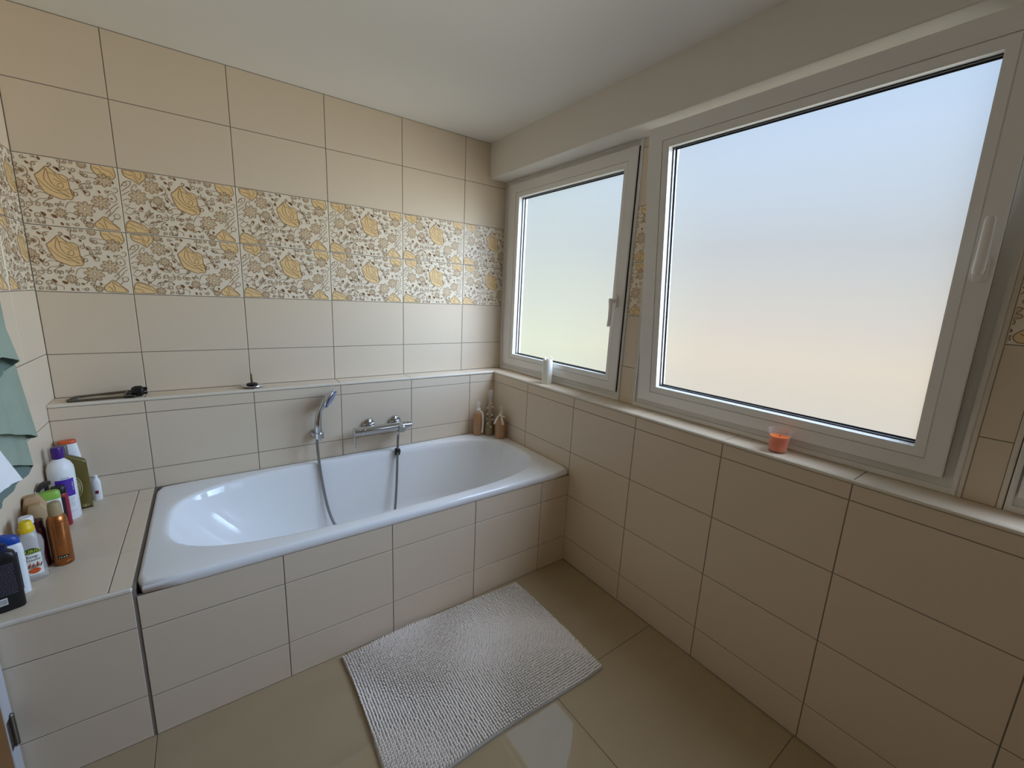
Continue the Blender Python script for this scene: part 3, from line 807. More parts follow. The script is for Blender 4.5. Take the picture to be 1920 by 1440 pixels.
def glass(name, tint, rough=.02, alpha=.22):
    m = mat(name, tint, rough, spec=1.0)
    m.node_tree.nodes['Principled BSDF'].inputs['Alpha'].default_value = alpha
    return m
M_CUP = bpy.data.materials.new('milky_glass'); M_CUP.use_nodes = True
_t = M_CUP.node_tree; _b = _t.nodes['Principled BSDF']
_b.inputs['Base Color'].default_value = srgb(226, 218, 218); _b.inputs['Roughness'].default_value = .25; _b.inputs['Alpha'].default_value = .13
t = thing('glass_candle', 'orange wax candle in a flared milky glass cup on the sill below the large window', 'candle', (1.845, -1.855, ZS))
mb = MB()
mb.lathe([(.001, 0), (.026, 0), (.0300, .003), (.0305, .02), (.0312, .045), (.0335, .062), (.0375, .078), (.0380, .0805), (.0362, .0800), (.0320, .063), (.0295, .045), (.0288, .02), (.0275, .006), (.001, .006)], n=40)
obj('cup', mb, M_CUP, t)
M_OWAX = mat('orange_wax', srgb(244, 112, 14), 0.5)
mb = MB(); mb.lathe([(.001, .0065), (.0265, .0065), (.0280, .02), (.0285, .045), (.0300, .0575), (.027, .0565), (.001, .055)], n=36); obj('wax', mb, M_OWAX, t)
mb = MB(); mb.tube([(0, 0, .0545), (.001, 0, .063)], .001, 8); obj('wick', mb, M_BLACK, t)

# ---------------------------------------------------------------- bath mat
t = thing('bath_mat', 'light grey chenille bath mat on the floor in front of the bathtub', 'mat', (1.003, -1.2215, 0))
t.rotation_euler = (0, 0, math.radians(-.5))
M_MAT = mat('grey_chenille', srgb(252, 246, 240), 0.95, noise=(14, srgb(244, 238, 232)))
M_MATB = mat('mat_backing_gap_shade', srgb(170, 164, 156), 0.95)  # backing coloured darker to put shade into the gaps between tufts
HWm, HDm = .430, .303
def matw(x, y):   # slightly wavy outline
    return (x + .006 * math.sin(y * 9 + 1) * abs(x) / HWm, y + .005 * math.sin(x * 8 + 2) * abs(y) / HDm)
def mz_(x, y): return .0018 * (1 + math.sin(x * 11 + 1.3) * math.sin(y * 13 + .4))
mb = MB(); nx_, ny_ = 30, 20
top = []; bot = []
for j in range(ny_ + 1):
    for i in range(nx_ + 1):
        x, y = matw(-HWm + 2 * HWm * i / nx_, -HDm + 2 * HDm * j / ny_)
        top.append((x, y, .0065 + mz_(x, y))); bot.append((x, y, .0005))
W_ = nx_ + 1
F = []
for j in range(ny_):
    for i in range(nx_):
        F.append((j * W_ + i, j * W_ + i + 1, (j + 1) * W_ + i + 1, (j + 1) * W_ + i))
o_ = len(top)
FB = [tuple(k + o_ for k in f[::-1]) for f in F]
edge = [i for i in range(W_)] + [j * W_ + nx_ for j in range(1, ny_ + 1)] + [ny_ * W_ + i for i in range(nx_ - 1, -1, -1)] + [j * W_ for j in range(ny_ - 1, 0, -1)]
FE = []
for k in range(len(edge)):
    a, b = edge[k], edge[(k + 1) % len(edge)]
    FE.append((b, a, a + o_, b + o_))
mb.add(top + bot, F + FB + FE)
obj('backing', mb, M_MATB, t, ang=60)
mb = MB()
sp = .0098
nxr, nyr = int(2 * (HWm - .006) / sp), int(2 * (HDm - .008) / sp)
rnd = random.Random(11)
sec = [(math.cos(k * math.pi / 3), math.sin(k * math.pi / 3)) for k in range(6)]
for j in range(nyr + 1):
    for i in range(nxr + 1):
        x0 = -HWm + .006 + i * sp + rnd.uniform(-.0007, .0007)
        y0 = -HDm + .009 + j * sp + rnd.uniform(-.0007, .0007)
        x, y = matw(x0, y0)
        # the tufts lean in drifting directions, so that rows open and close
        lx = .0055 * math.sin(x * 7.5 + 2.2 * math.sin(y * 6) + .8) + rnd.uniform(-.0012, .0012)
        ly = .0055 * math.sin(y * 10 - 1.7 * math.sin(x * 8.0) + 2.2) + rnd.uniform(-.0012, .0012)
        zb = .006 + mz_(x, y)
        hgt = .0125 + rnd.uniform(-.0012, .0012) + .002 * math.sin(x * 5 + y * 8)
        rings = []
        for q, r_ in ((0, .0026), (.45, .0036), (.8, .0035), (1.0, .0017)):
            rings.append([(x + lx * q + r_ * c, y + ly * q + r_ * s_, zb + hgt * q) for c, s_ in sec])
        mb.loft(rings, 0, False, True)
pile = obj('pile', mb, M_MAT, t, ang=80)
pile['kind'] = 'stuff'

# ---------------------------------------------------------------- lettering: text turned into flat mesh, bent onto its surface
def text_geo(s, size, align='CENTER'):
    cu = bpy.data.curves.new('lettering', 'FONT')
    cu.body = s; cu.size = size; cu.align_x = align; cu.align_y = 'CENTER'; cu.resolution_u = 2
    o = bpy.data.objects.new('lettering', cu)
    col.objects.link(o)
    dg = bpy.context.evaluated_depsgraph_get()
    me = o.evaluated_get(dg).to_mesh()
    V = [tuple(v.co) for v in me.vertices]; Fc = [tuple(p.vertices) for p in me.polygons]
    o.evaluated_get(dg).to_mesh_clear()
    bpy.data.objects.remove(o); bpy.data.curves.remove(cu)
    return V, Fc

def put_text(mb, s, size, fn, rot=0.0, m=0):
    """fn(u, v) gives the point on the surface; rot turns the line in the surface"""
    V, Fc = text_geo(s, size)
    c, q = math.cos(rot), math.sin(rot)
    mb.add([fn(x * c - y * q, x * q + y * c) for x, y, z in V], Fc, m)

def patch(mb, fn, u0, u1, v0, v1, n=10, m=0):
    vs = []
    for j in range(2):
        for i in range(n + 1):
            vs.append(fn(u0 + (u1 - u0) * i / n, v0 if j == 0 else v1))
    mb.add(vs, [(i, i + 1, n + 2 + i, n + 1 + i) for i in range(n)], m)

def cyl(r, zc, cx=0.0, off=.0004):     # wraps (u, v) around the front (-y side) of a cylinder
    return lambda u, v: (cx + (r + off) * math.sin(u / r), -(r + off) * math.cos(u / r), zc + v)

def flat(y, zc, cx=0.0):
    return lambda u, v: (cx + u, y, zc + v)

CX, CY = 0.24158, -2.43864
def facing(bx, by, back=0.0, lat=0.0):
    """turn towards the camera; back and lat shift the axis behind and beside the point where the front foot stands"""
    nx, ny = bx - CX, by - CY
    l = math.hypot(nx, ny); nx /= l; ny /= l
    return (bx + nx * back + ny * lat, by + ny * back - nx * lat, math.atan2(-nx, ny))

def prints(mb, mats, names, par):
    for k, nm in enumerate(names):
        m = MB()
        idx = {}
        for f, mi in zip(mb.f, mb.m):
            if mi != k: continue
            nf = []
            for i in f:
                if i not in idx: idx[i] = len(m.v); m.v.append(mb.v[i])
                nf.append(idx[i])
            m.f.append(nf); m.m.append(0)
        obj(nm, m, mats[k], par, smooth=False)

def bottle(name, label, cat, bx, by, back, lat, z=.547, turn=0.0, group=None):
    x, y, r = facing(bx, by, back, lat)
    return thing(name, label, cat, (x, y, z), r + turn, group)

GB = 'toiletries and cleaning bottles on the tiled bench'
M_PURPLE = mat('purple_plastic', srgb(66, 28, 118), 0.35)
M_PLABEL = mat('violet_label', srgb(78, 46, 158), 0.45)
M_GREYTXT = mat('grey_print', srgb(120, 112, 140), 0.6)
M_DARKTXT = mat('dark_print', srgb(52, 46, 60), 0.6)
M_WTXT = mat('white_print', srgb(225, 224, 222), 0.6)

# white bottle with the purple cap
t = bottle('shampoo_bottle', 'tall white round bottle with purple cap and violet label', 'bottle', -.226, -.309, .036, -.012, group=GB)
mb = MB(); mb.lathe([(.001, 0), (.034, 0), (.0365, .004), (.0368, .19), (.0355, .205), (.030, .220), (.021, .231), (.0155, .236), (.0145, .242), (.001, .242)], n=40); obj('body', mb, M_WHITE, t)
mb = MB(); mb.lathe([(.0165, .240), (.0175, .243), (.0170, .276), (.0150, .283), (.001, .284)], n=28); obj('cap', mb, M_PURPLE, t)
f = cyl(.0368, .142)
mb = MB(); patch(mb, f, -.020, .032, -.046, .022); obj('label', mb, M_PLABEL, t)
mb = MB(); f2 = cyl(.0368, .142, off=.0008); put_text(mb, 'no yellow', .0085, lambda u, v: f2(u + .0255, v - .008), math.pi / 2, 0)
put_text(mb, 'Fanola', .0085, lambda u, v: cyl(.0368, .142, off=.0008)(u + .008, v + .0275), 0, 2)
for k in range(5): patch(mb, f2, -.006 + .002 * (k % 2), .026 - .003 * (k % 3), -.055 - .0075 * k, -.0538 - .0075 * k, 6, 1)
patch(mb, f2, -.012, .03, -.108, -.1072, 6, 3)
prints(mb, [M_WTXT, M_GREYTXT, M_GREYTXT, M_GREYTXT], ['label_text', 'small_print', 'brand_text', 'printed_rule'], t)

# olive flask with the sloping shoulder
M_OLIVE = mat('olive_gold_plastic', srgb(100, 88, 40), 0.33, metal=.25)
M_OLIVED = mat('grey_translucent_cap', srgb(96, 92, 92), 0.3)
M_SWOOSH = mat('pale_gold_print', srgb(196, 186, 142), 0.4)
t = bottle('shower_gel_bottle', 'olive gold flask with sloping shoulder and swirl emblem', 'bottle', -.204, -.216, .014, -.015, group=GB)
def flask(pr, hd, b=.006):
    m = MB(); c = Vector((sum(p[0] for p in pr) / len(pr), sum(p[1] for p in pr) / len(pr)))
    def ring(y, s_): 
        out = []
        for p in pr:
            v = Vector(p) - c; l = v.length
            q = c + v * ((l - s_) / l)
            out.append((q[0], y, q[1]))
        return out
    m.loft([ring(-hd, b * 1.3), ring(-hd + b * .35, b * .35), ring(-hd + b, 0), ring(hd - b, 0), ring(hd - b * .35, b * .35), ring(hd, b * 1.3)])
    return m
pr = [(p[0], p[1]) for p in smoothpts([(-.031, .003, 0), (-.028, 0, 0), (.028, 0, 0), (.033, .004, 0), (.0345, .10, 0), (.0335, .185, 0), (.029, .199, 0), (.018, .208, 0), (-.016, .230, 0), (-.024, .234, 0), (-.030, .230, 0), (-.0325, .15, 0)], 3, True)]
obj('body', flask(pr, .016), M_OLIVE, t, ang=60)
mb = MB(); rr = [sup(.0135, .0135, z, 3, 24, -.0235) for z in (.226, .262)] + [sup(.011, .011, .268, 3, 24, -.0235)]; mb.loft(rr); obj('cap', mb, M_OLIVED, t)
mb = MB(); lg = MB(); ff = flat(-.0166, .095)
for k, (rx_, ry_, a0, a1) in enumerate(((.016, .040, -70, 150), (.011, .030, -60, 160), (.007, .020, -80, 170))):
    prv = None
    for i in range(17):
        a = math.radians(a0 + (a1 - a0) * i / 16); w_ = .0012 + .0012 * math.sin(math.pi * i / 16)
        p = (-.006 + rx_ * math.cos(a), ry_ * math.sin(a)); q = (-.006 + (rx_ + w_) * math.cos(a), (ry_ + w_) * math.sin(a))
        if prv: mb.add([ff(*prv[0]), ff(*prv[1]), ff(*q), ff(*p)], [(0, 1, 2, 3)])
        prv = (p, q)
for a, b, c, d in ((.004, .020, -.078, -.0768), (.004, .020, -.0872, -.086), (.004, .0052, -.087, -.077), (.0188, .020, -.087, -.077), (.010, .015, -.0845, -.080)):
    patch(lg, ff, a, b, c, d, 1)
obj('emblem', mb, M_SWOOSH, t, smooth=False)
obj('logo', lg, M_SWOOSH, t, smooth=False)

# white bottle with the orange lid, in the corner
M_ORANGE = mat('orange_plastic', srgb(206, 92, 48), 0.42)
t = bottle('lotion_bottle', 'white tapered bottle with flat orange top in the bench corner', 'bottle', -.238, -.146, .0, -.006, group=GB)
mb = MB(); mb.loft([sup(a, b, z, 2.6, 36) for a, b, z in ((.034, .015, 0), (.037, .0172, .004), (.0378, .0175, .10), (.036, .0172, .16), (.032, .0168, .21), (.0275, .0165, .246), (.026, .016, .2555))]); obj('body', mb, M_WHITE, t)
mb = MB(); mb.loft([sup(a, b, z, 2.6, 36) for a, b, z in ((.026, .016, .256), (.0268, .0165, .2575), (.0262, .016, .2665), (.024, .0145, .2685))]); obj('lid', mb, M_ORANGE, t)

# small white vial
M_VRED = mat('dark_red_print', srgb(110, 34, 48), 0.5)
t = bottle('small_bottle', 'smallest white bottle with dark red square, standing right of the olive flask', 'bottle', -.187, -.157, .012, .008, group=GB)
mb = MB(); mb.loft([sup(a, a * .85, z, 2.4, 28) for a, z in ((.0125, 0), (.0138, .002), (.0138, .076), (.0115, .086), (.0075, .092), (.0065, .096))]); obj('body', mb, M_WHITE, t)
mb = MB(); mb.lathe([(.0075, .095), (.0078, .097), (.0074, .107), (.001, .108)], n=20); obj('cap', mb, M_WHITE, t)
mb = MB(); patch(mb, flat(-.0123, .035), -.0065, .0035, -.006, .008, 1); obj('label', mb, M_VRED, t)

# red bottle with a dark cap
M_RED = mat('crimson_plastic', srgb(150, 36, 58), 0.32)
M_SMOKE = mat('smoky_panel', srgb(44, 42, 48), 0.3)
t = bottle('conditioner_bottle', 'crimson bottle with black cap and dark front, half behind the green-topped bottle', 'bottle', -.225, -.359, .02, -.016, group=GB)
mb = MB(); mb.loft([sup(a, b, z, 2.6, 32) for a, b, z in ((.021, .015, 0), (.0228, .0165, .003), (.0228, .0165, .10), (.021, .0158, .121), (.018, .014, .127))]); obj('body', mb, M_RED, t)
mb = MB(); mb.loft([sup(a, b, z, 2.6, 32) for a, b, z in ((.0195, .0155, .1275), (.0205, .016, .129), (.020, .0155, .150), (.017, .013, .154))]); obj('cap', mb, M_BLACK, t)
mb = MB(); patch(mb, flat(-.0171, .066), -.0175, .0135, -.05, .05, 1); obj('label', mb, M_SMOKE, t)

# green topped white bottle
M_LIME = mat('lime_green_plastic', srgb(140, 186, 76), 0.42)
t = bottle('face_wash_bottle', 'white bottle with lime green top and black label', 'bottle', -.245, -.425, .016, -.004, group=GB)
mb = MB(); mb.loft([sup(a, b, z, 3.2, 32) for a, b, z in ((.024, .014, 0), (.0262, .0158, .003), (.0268, .016, .10), (.0262, .016, .137))]); obj('body', mb, M_WHITE, t)
mb = MB(); mb.loft([sup(a, b, z, 3.2, 32) for a, b, z in ((.0265, .016, .1375), (.0272, .0165, .139), (.0262, .0158, .159), (.022, .013, .165))]); obj('lid', mb, M_LIME, t)
mb = MB(); patch(mb, flat(-.0164, .093), -.012, .0165, -.012, .018, 1); obj('label', mb, M_BLACK, t)

# black pump dispenser against the wall
M_DGREY = mat('dark_grey_plastic', srgb(48, 46, 48), 0.4)
t = bottle('pump_bottle', 'dark pump bottle with long black spout behind the beige bottles', 'bottle', -.266, -.3745, .0, .0, turn=math.radians(62), group=GB)
mb = MB(); mb.lathe([(.001, 0), (.0155, 0), (.0165, .003), (.0165, .115), (.014, .128), (.010, .131), (.001, .131)], n=28); obj('body', mb, M_DGREY, t)
mb = MB(); mb.lathe([(.0115, .131), (.0115, .146), (.004, .148), (.004, .176), (.001, .176)], n=20)
mb.loft([[(x, yy * b, .175 + zz * h_ - d) for yy, zz in ((-1, 0), (1, 0), (1, 1), (-1, 1))] for x, b, h_, d in ((.012, .009, .013, 0), (-.010, .009, .014, 0), (-.030, .006, .009, .001), (-.042, .0045, .006, .006))])
obj('pump', mb, M_BLACK, t)

# two beige bottles
M_BEIGE = mat('tan_plastic', srgb(184, 150, 112), 0.42)
M_BEIGE2 = mat('light_tan_plastic', srgb(196, 166, 128), 0.42)
pr = [(-.025, 0), (.025, 0), (.0275, .004), (.0285, .120), (.025, .142), (.008, .180), (.002, .186), (-.016, .186), (-.021, .182), (-.029, .146), (-.0285, .004)]
t = bottle('tan_bottle', 'larger tan bottle with angled shoulders, the rear one of two', 'bottle', -.252, -.535, .016, -.002, group=GB)
obj('body', flask([(p[0] * 1.12, p[1] * 1.08) for p in pr], .017, .004), M_BEIGE, t)
pr2 = [(p[0] * 1.08, p[1] * 1.0) for p in pr]
t = bottle('tan_bottle', 'lighter tan bottle with round embossed seal, in front of the other tan bottle', 'bottle', -.226, -.580, .016, -.010, group=GB)
obj('body', flask(pr2, .016, .004), M_BEIGE2, t)
mb = MB()
for r0, r1 in ((.0165, .0178), (.0125, .0132)):
    for k in range(28):
        a, b = 2 * math.pi * k / 28, 2 * math.pi * (k + 1) / 28
        mb.add([(r0 * math.cos(a), -.0165, .122 + r0 * math.sin(a) * .75), (r1 * math.cos(a), -.0165, .122 + r1 * math.sin(a) * .75), (r1 * math.cos(b), -.0165, .122 + r1 * math.sin(b) * .75), (r0 * math.cos(b), -.0165, .122 + r0 * math.sin(b) * .75)], [(0, 1, 2, 3)])
obj('seal', mb, M_SWOOSH, t, smooth=False)

# copper spray can
M_COPPER = mat('brushed_copper', srgb(176, 110, 62), 0.3, metal=.85, bump=(500, .15, .0005))
M_CAPB = mat('beige_cap_plastic', srgb(164, 146, 110), 0.42)
t = bottle('spray_can', 'copper coloured spray can with beige cap and small black label', 'can', -.186, -.660, .024, .0, group=GB)
mb = MB(); mb.lathe([(.001, 0), (.0225, 0), (.0240, .003), (.0240, .143), (.0225, .155), (.0185, .165), (.0155, .1685), (.001, .1685)], n=40)
for z in (.1405, .139, .012): mb.lathe([(.0240, z), (.0243, z + .0005), (.0240, z + .001)], n=40, cap0=False, cap1=False)
obj('body', mb, M_COPPER, t)
mb = MB(); mb.lathe([(.0155, .167), (.0162, .169), (.0158, .200), (.0135, .209), (.008, .212), (.001, .2125)], n=32); obj('cap', mb, M_CAPB, t)
mb = MB(); f = cyl(.024, .030, off=.0003); patch(mb, f, -.013, .013, -.0045, .0055); obj('label', mb, M_BLACK, t)
mb = MB(); f = cyl(.024, .030, off=.0006)
for a, b in ((-.010, -.0075), (-.005, -.002), (.0005, .003), (.0055, .009)): patch(mb, f, a, b, -.0015, .0022, 2)
for k in range(9): patch(mb, cyl(.024, .06, off=.0003), -.008 + .001 * (k % 3), .010 - .002 * (k % 2), .012 + .0075 * k, .0132 + .0075 * k, 4, 1)
patch(mb, cyl(.024, .017, off=.0003), -.006, .006, 0, .0014, 3, 2)
M_CPRINT = mat('dark_copper_print', srgb(120, 66, 36), 0.4)
prints(mb, [M_SWOOSH, M_CPRINT, M_CPRINT], ['label_text', 'small_print', 'base_print'], t)

# dark red bottle behind the can
M_WINE = mat('wine_red_plastic', srgb(74, 20, 28), 0.28)
t = bottle('wine_red_bottle', 'wine red ribbed bottle half hidden behind the copper can', 'bottle', -.224, -.640, .018, -.010, group=GB)
prf = [(.001, 0), (.0178, 0), (.0190, .003)]
for k in range(9): prf += [(.0190, .02 + k * .009), (.0180, .0245 + k * .009)]
prf += [(.0190, .105), (.0182, .122), (.015, .134), (.001, .134)]
mb = MB(); mb.lathe(prf, n=32); obj('body', mb, M_WINE, t)
mb = MB(); mb.lathe([(.0145, .1345), (.0152, .136), (.0148, .156), (.001, .158)], n=24); obj('cap', mb, M_WINE, t)

# white capped bottle behind the vinegar
t = bottle('white_capped_bottle', 'pale bottle with round white cap peeping out behind the yellow-capped bottle', 'bottle', -.247, -.667, .0, .0, group=GB)
M_PALE = mat('pale_grey_plastic', srgb(196, 190, 186), 0.4)
mb = MB(); mb.lathe([(.001, 0), (.0148, 0), (.0158, .003), (.0158, .135), (.015, .155), (.013, .165), (.001, .165)], n=28); obj('body', mb, M_PALE, t)
mb = MB(); mb.lathe([(.0150, .166), (.0158, .168), (.0154, .187), (.013, .190), (.001, .190)], n=28); obj('cap', mb, M_WHITE, t)

# vinegar essence: clear bottle with yellow cap
M_CLEAR = glass('clear_bottle_plastic', srgb(238, 240, 240), .08)
M_YEL = mat('yellow_plastic', srgb(232, 196, 30), 0.4)
M_VGREEN = mat('green_label', srgb(44, 92, 34), 0.5)
M_VWHITE = mat('white_label', srgb(228, 226, 218), 0.5)
M_VORANGE = mat('orange_print', srgb(206, 84, 40), 0.5)
M_YTXT = mat('yellow_print', srgb(224, 206, 60), 0.5)
t = bottle('vinegar_bottle', 'clear curved bottle with yellow cap and green and white label', 'bottle', -.236, -.724, .021, .002, group=GB)
mb = MB()
sh = [(.022, .013, 0), (.0245, .0155, .003), (.0245, .016, .03), (.0225, .015, .055), (.0225, .015, .075), (.0255, .017, .10), (.0262, .0175, .118), (.0235, .016, .136), (.015, .013, .148), (.0115, .0115, .153), (.0115, .0115, .158)]
mb.loft([sup(a * 1.13, b, z, 2.3, 36) for a, b, z in sh]); obj('body', mb, M_CLEAR, t, ang=60)
mb = MB(); mb.loft([sup(a * 1.05, b * .91, max(z, .002), 2.3, 36) for a, b, z in sh[:8]]); obj('contents', mb, glass('clear_vinegar', srgb(214, 204, 196), .1, .18), t, ang=60)
mb = MB(); mb.lathe([(.0145, .157), (.0160, .159), (.0160, .171), (.0140, .174), (.0132, .187), (.011, .191), (.001, .191)], n=28)
for k in range(24):
    a = k * math.pi / 12
    mb.box(.016 * math.cos(a) - .0007, .016 * math.cos(a) + .0007, .016 * math.sin(a) - .0007, .016 * math.sin(a) + .0007, .160, .170)
obj('cap', mb, M_YEL, t)
def vf(off): return lambda u, v: (u, -.0182 - off + (u / .025) ** 2 * .006, .07 + v)
mb = MB(); patch(mb, vf(0), -.016, .019, -.047, .026, 8); obj('label', mb, M_VWHITE, t)
mb = MB(); f = vf(.0004)
top = [(-.016 + .035 * k / 10, .040 - .012 * ((k / 10 - .45) / .55) ** 2) for k in range(11)]
for k in range(10): mb.add([f(top[k][0], .022), f(top[k + 1][0], .022), f(*top[k + 1]), f(*top[k])], [(0, 1, 2, 3)], 0)
f2 = vf(.0008)
put_text(mb, 'SURIG', .0135, lambda u, v: f2(u + .0005, v + .029), 0, 1)
put_text(mb, 'Essig-', .0115, lambda u, v: f2(u + .0015, v + .0125), 0, 2)
put_text(mb, 'Essenz', .0110, lambda u, v: f2(u + .0015, v + .0020), 0, 2)
for k in range(7):
    u = -.012 + k * .0042
    mb.add([f2(u, -.020), f2(u + .004, -.020), f2(u + .0045 - .002 * (k % 2), -.010 + .003 * ((k * 5) % 3))], [(0, 1, 2)], 3 if k % 2 else 4)
c = [(.001 + .012 * math.cos(a * math.pi / 9), -.033 + .009 * math.sin(a * math.pi / 9)) for a in range(18)]
mb.add([f2(*p) for p in c], [list(range(18))], 3)
patch(mb, f2, -.014, .016, -.0235, -.021, 4, 5)
prints(mb, [M_VGREEN, M_YTXT, M_DARKTXT, M_VORANGE, M_VRED, M_VGREEN], ['green_banner', 'brand_text', 'label_text', 'orange_picture', 'red_picture', 'green_stripe'], t)

# white bottle with blue cap
M_BLUE = mat('blue_plastic', srgb(30, 70, 158), 0.38)
M_NAVY = mat('navy_plastic', srgb(18, 26, 66), 0.35)
t = bottle('cleaner_bottle', 'white bottle with broad blue cap behind the black bottle', 'bottle', -.238, -.778, .016, -.016, group=GB)
mb = MB(); mb.loft([sup(a, b, z, 3.4, 32) for a, b, z in ((.021, .012, 0), (.0228, .0145, .003), (.0228, .0148, .13), (.0215, .0142, .150), (.018, .012, .158))]); obj('body', mb, M_WHITE, t)
mb = MB(); mb.loft([[(x * q, y * q2, zc - (.35 * x * q if i else 0)) for x, y, _ in sup(1, 1, 0, 3, 28)] for i, (q, q2, zc) in enumerate(((.0185, .0135, .1585), (.0195, .014, .164), (.0185, .0135, .178), (.015, .011, .183)))])
obj('cap', mb, M_BLUE, t)
mb = MB(); patch(mb, flat(-.0152, .08), -.018, .010, -.06, .055, 1); obj('label', mb, M_NAVY, t)

# black bottle in front
t = bottle('black_bottle', 'black square-shouldered bottle with rows of fine white print, nearest on the bench', 'bottle', -.252, -.850, .017, -.001, group=GB)
mb = MB(); mb.loft([sup(a, b, z, 4.0, 40) for a, b, z in ((.0255, .015, 0), (.0275, .0168, .004), (.0278, .017, .135), (.0272, .0168, .152), (.024, .0155, .164), (.017, .013, .170), (.0135, .012, .172))]); obj('body', mb, M_BLACK, t)
mb = MB(); mb.lathe([(.0135, .1722), (.0145, .174), (.014, .188), (.001, .190)], n=24); obj('cap', mb, M_NAVY, t)
mb = MB(); f = flat(-.0174, .08)
rnd = random.Random(5)
for k in range(19):
    u = -.019
    while u < .016:
        w_ = rnd.uniform(.002, .006)
        patch(mb, f, u, min(u + w_, .018), .056 - k * .0048, .0572 - k * .0048, 1); u += w_ + .0012
patch(mb, f, -.020, -.004, -.058, -.038, 1, 1)
for k in range(10): patch(mb, flat(-.0176, .08), -.0188 + k * .0014, -.0182 + k * .0014, -.056, -.041, 1, 2)
prints(mb, [M_GREYTXT, M_WTXT, M_BLACK], ['small_print', 'white_label', 'label_stripes'], t)

# ---------------------------------------------------------------- three decorative bath oil bottles in the bath corner
M_GLASS = glass('clear_glass', srgb(244, 246, 246), .02, .13)
M_AMBER = mat('amber_bath_oil', srgb(176, 120, 44), 0.2)
M_OLIVEOIL = mat('olive_green_bath_oil', srgb(134, 108, 34), 0.15)
M_RIBBON = mat('white_ribbon', srgb(226, 218, 208), 0.6)
M_PEARL = mat('pearl', srgb(232, 228, 220), 0.2)
GO = 'bath oil bottles in the corner of the bathtub rim'
def oil(label, x, y, r, hb, ribbon):
    _, _, rz = facing(x, y)
    t = thing('bath_oil_bottle', label, 'bottle', (x, y, .5503), rz, GO)
    m = MB(); m.lathe([(.001, 0), (r * .94, 0), (r, .003), (r, hb - .012), (r * .93, hb - .003), (r * .6, hb + .004), (.0125, hb + .008), (.0115, hb + .022), (.0145, hb + .025), (.0145, hb + .029), (.0105, hb + .030)], n=40)
    obj('glass', m, M_GLASS, t)
    m = MB(); m.lathe([(.001, .002), (r * .93, .002), (r * .965, .005), (r * .965, hb - .014), (r * .9, hb - .009), (.001, hb - .009)], n=40); obj('oil', m, M_AMBER, t)
    m = MB(); m.lathe([(.008, hb + .018), (.010, hb + .032), (.006, hb + .036)], n=20); m.sphere((0, 0, hb + .052), .0165, 14); obj('stopper', m, M_GLASS, t)
    m = MB()
    m.lathe([(.0135, hb + .006), (.0140, hb + .007), (.0140, hb + .015), (.0135, hb + .016)], n=24)
    for pts, w0 in ribbon:
        P = smoothpts(pts, 4); rr = []
        for i, p in enumerate(P):
            ww = w0 * (.55 + .45 * i / len(P))
            d = Vector((1, 0, .25)).normalized() * ww
            rr.append([p - d, p + d, p + d + Vector((0, .0006, 0)), p - d + Vector((0, .0006, 0))])
        m.loft(rr)
    obj('ribbon', m, M_RIBBON, t)
    return t
oil('amber bath oil bottle with hanging white ribbon, left in the bath corner', 1.640, -.172, .0325, .158,
    [([(.008, -.0145, .168), (.024, -.024, .158), (.032, -.034, .12), (.031, -.036, .07), (.028, -.036, .025)], .006)])
oil('amber bath oil bottle with white bow, the one nearest the room in the bath corner', 1.734, -.296, .0345, .147,
    [([(-.004, -.0145, .155), (-.020, -.030, .146), (-.032, -.038, .125), (-.038, -.040, .104)], .010), ([(.0, -.0145, .155), (.006, -.032, .140), (.012, -.0375, .118), (.016, -.038, .098)], .008),
     ([(.002, -.0145, .156), (.016, -.026, .150), (.026, -.030, .146)], .006)])
_, _, rz = facing(1.712, -.200)
t = thing('bath_oil_bottle', 'tall slender olive green bath oil bottle with pearl beads between the amber ones', 'bottle', (1.712, -.200, .5503), rz, GO)
mb = MB(); mb.lathe([(.001, 0), (.034, 0), (.037, .004), (.037, .05), (.034, .07), (.026, .09), (.020, .115), (.0155, .15), (.0135, .19), (.0120, .235), (.0150, .240), (.0150, .246), (.011, .247)], n=40); obj('glass', mb, M_GLASS, t)
mb = MB(); mb.lathe([(.001, .003), (.0325, .003), (.0355, .006), (.0355, .05), (.0325, .07), (.0245, .09), (.0185, .115), (.0145, .142), (.001, .142)], n=40); obj('oil', mb, M_OLIVEOIL, t)
mb = MB(); mb.lathe([(.009, .236), (.0105, .25), (.015, .262), (.0165, .275), (.0165, .292), (.012, .300), (.001, .301)], n=28); obj('stopper', mb, M_GLASS, t)
beads = [(.005, -.0145, .215), (-.016, -.012, .182), (.018, -.010, .188), (-.017, -.017, .14), (.015, -.017, .135), (-.021, -.022, .112), (.020, -.02, .105), (-.012, -.034, .082), (.010, -.036, .06)]
mb = MB(); mb.tube(smoothpts(beads, 4), .0006, 6); bs = obj('bead_string', mb, M_RIBBON, t)
for p in beads:
    mb = MB(); mb.sphere(p, .0048, 8); obj('pearl', mb, M_PEARL, bs)

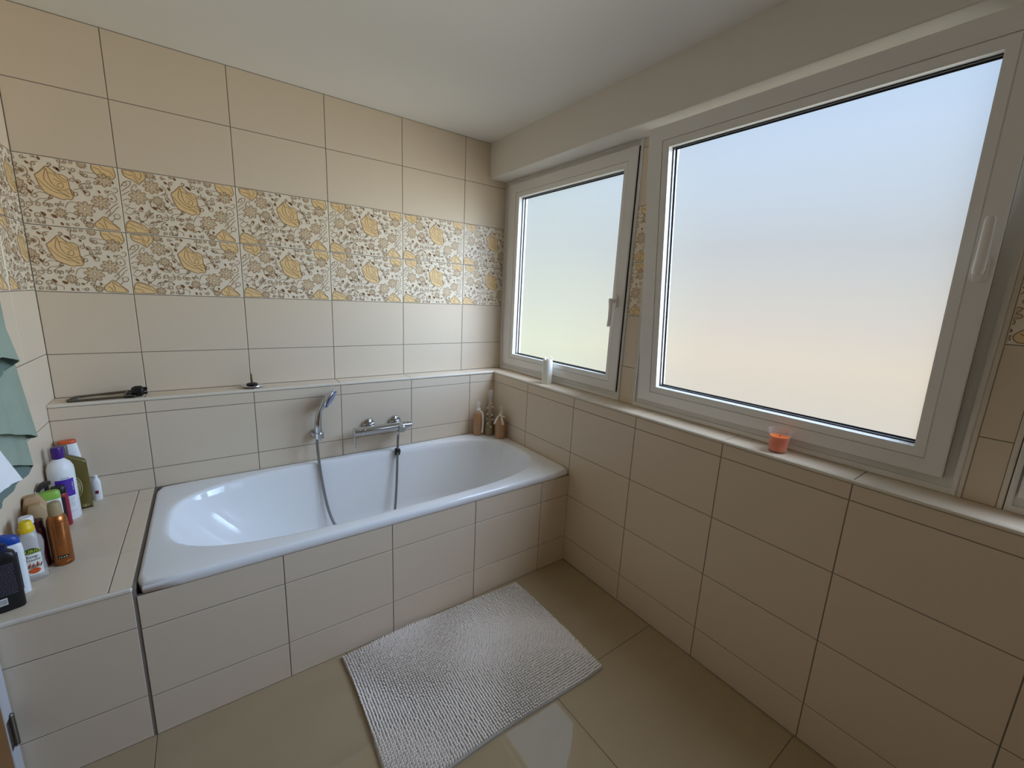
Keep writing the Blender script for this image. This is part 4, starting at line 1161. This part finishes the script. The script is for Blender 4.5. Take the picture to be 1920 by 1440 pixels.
# ---------------------------------------------------------------- garments hanging on the left wall
M_SAGE = mat('sage_green_cloth', srgb(150, 163, 148), 0.92, noise=(30, srgb(138, 152, 138)), bump=(700, .3, .001))
M_SAGEIN = mat('sage_green_cloth_inside', srgb(104, 122, 116), 0.95)
M_WCLOTH = mat('white_cloth', srgb(232, 233, 238), 0.9, bump=(700, .3, .001))
def garment_tube(yc, ry, xc, rx, ztop, hem_front, hem_back, slant, wav, n=56, rows=22, th=.0024, reach=.3):
    """open flattened tube of cloth: its room side hangs to hem_front(y), its wall side to hem_back(y)"""
    m = MB()
    outer = []; inner = []
    for j in range(rows + 1):
        q = j / rows
        ro = []; ri = []
        for i in range(n):
            a = 2 * math.pi * i / n
            c, s_ = math.cos(a), math.sin(a)
            y0 = yc + ry * math.copysign(abs(c) ** .9, c)
            fr = (s_ + 1) / 2                      # 1 on the room side
            fr = fr * fr * (3 - 2 * fr)
            zb = hem_front(y0) * fr + hem_back(y0) * (1 - fr)
            z = ztop + (zb - ztop) * q
            f = 1 + wav * math.sin(5 * a + 2.5 * q) * q
            x = xc + rx * s_ * f + .004 * math.sin(9 * y0 * 6 + z * 4) * q
            y = y0 + slant * min(z - zb, reach)
            nx, ny = s_ / rx, c / ry
            l = math.hypot(nx, ny); nx /= l; ny /= l
            ro.append((x, y, z)); ri.append((x - nx * th, y - ny * th, z))
        outer.append(ro); inner.append(ri)
    m.loft(outer, 0, False, False)
    o = len(m.v)
    m.loft(inner[::-1], 1, False, False)
    R_ = rows * n
    for i in range(n):
        j = (i + 1) % n
        m.f.append([R_ + i, R_ + j, o + j, o + i]); m.m.append(0)
    # hem stitching: a shallow ridge above the hem on the room side
    return m
g0 = thing('sage_green_garment', 'sage green cloth garment with stitched hems hanging on the left wall', 'clothing', (0, 0, 0))
lin = lambda y0, z0, y1, z1: (lambda y: z0 + (z1 - z0) * (y - y0) / (y1 - y0))
def stitched(name, par, hem, *a, **k):
    o = obj(name, garment_tube(*a, **k), [M_SAGE, M_SAGEIN], par, ang=75)
    return o
# the widest layer in the middle, one below it against the wall, the sleeve above
body = stitched('body', g0, None, -.662, .187, -.248, .028, 1.66, lin(-.475, .930, -.80, 1.035), lin(-.475, .925, -.80, .985), -.26, .16)
under = stitched('under_layer', g0, None, -.640, .182, -.266, .013, 1.15, lin(-.458, .830, -.66, .900), lin(-.458, .812, -.70, .800), -.10, .10, reach=.1)
slv = stitched('sleeve', g0, None, -.775, .080, -.205, .024, 1.50, lin(-.695, 1.205, -.80, 1.235), lin(-.695, 1.185, -.80, 1.15), -.5, .10, reach=.22)
g1 = thing('white_garment', 'white cloth garment hanging in front of the sage green one at the left edge', 'clothing', (0, 0, 0))
obj('cloth', garment_tube(-1.055, .100, -.172, .024, 1.50, lin(-.955, .957, -1.10, .985), lin(-.955, .950, -1.05, .925), -.85, .10, reach=.12), [M_WCLOTH, M_WCLOTH], g1, ang=75)
# coat hooks that carry them
for k, (y, lab) in enumerate(((-.78, 'steel wall hook carrying the sage green garment'), (-1.155, 'steel door hook carrying the white garment'))):
    t = thing('wall_hook', lab, 'hook', (XL + (.018 if k else 0), y, 1.655 - .14 * k))
    if k: t.name = 'door_hook'
    mb = MB(); mb.lathe([(.018, 0), (.018, .004), (.012, .007)], n=20, ax='x'); obj('plate', mb, M_STEEL, t)
    mb = MB(); mb.tube(smoothpts([(.004, 0, 0), (.03, 0, -.012), (.085, 0, -.012), (.118, 0, -.006), (.124, 0, .012)], 5), .0045, 10); obj('hook', mb, M_STEEL, t)
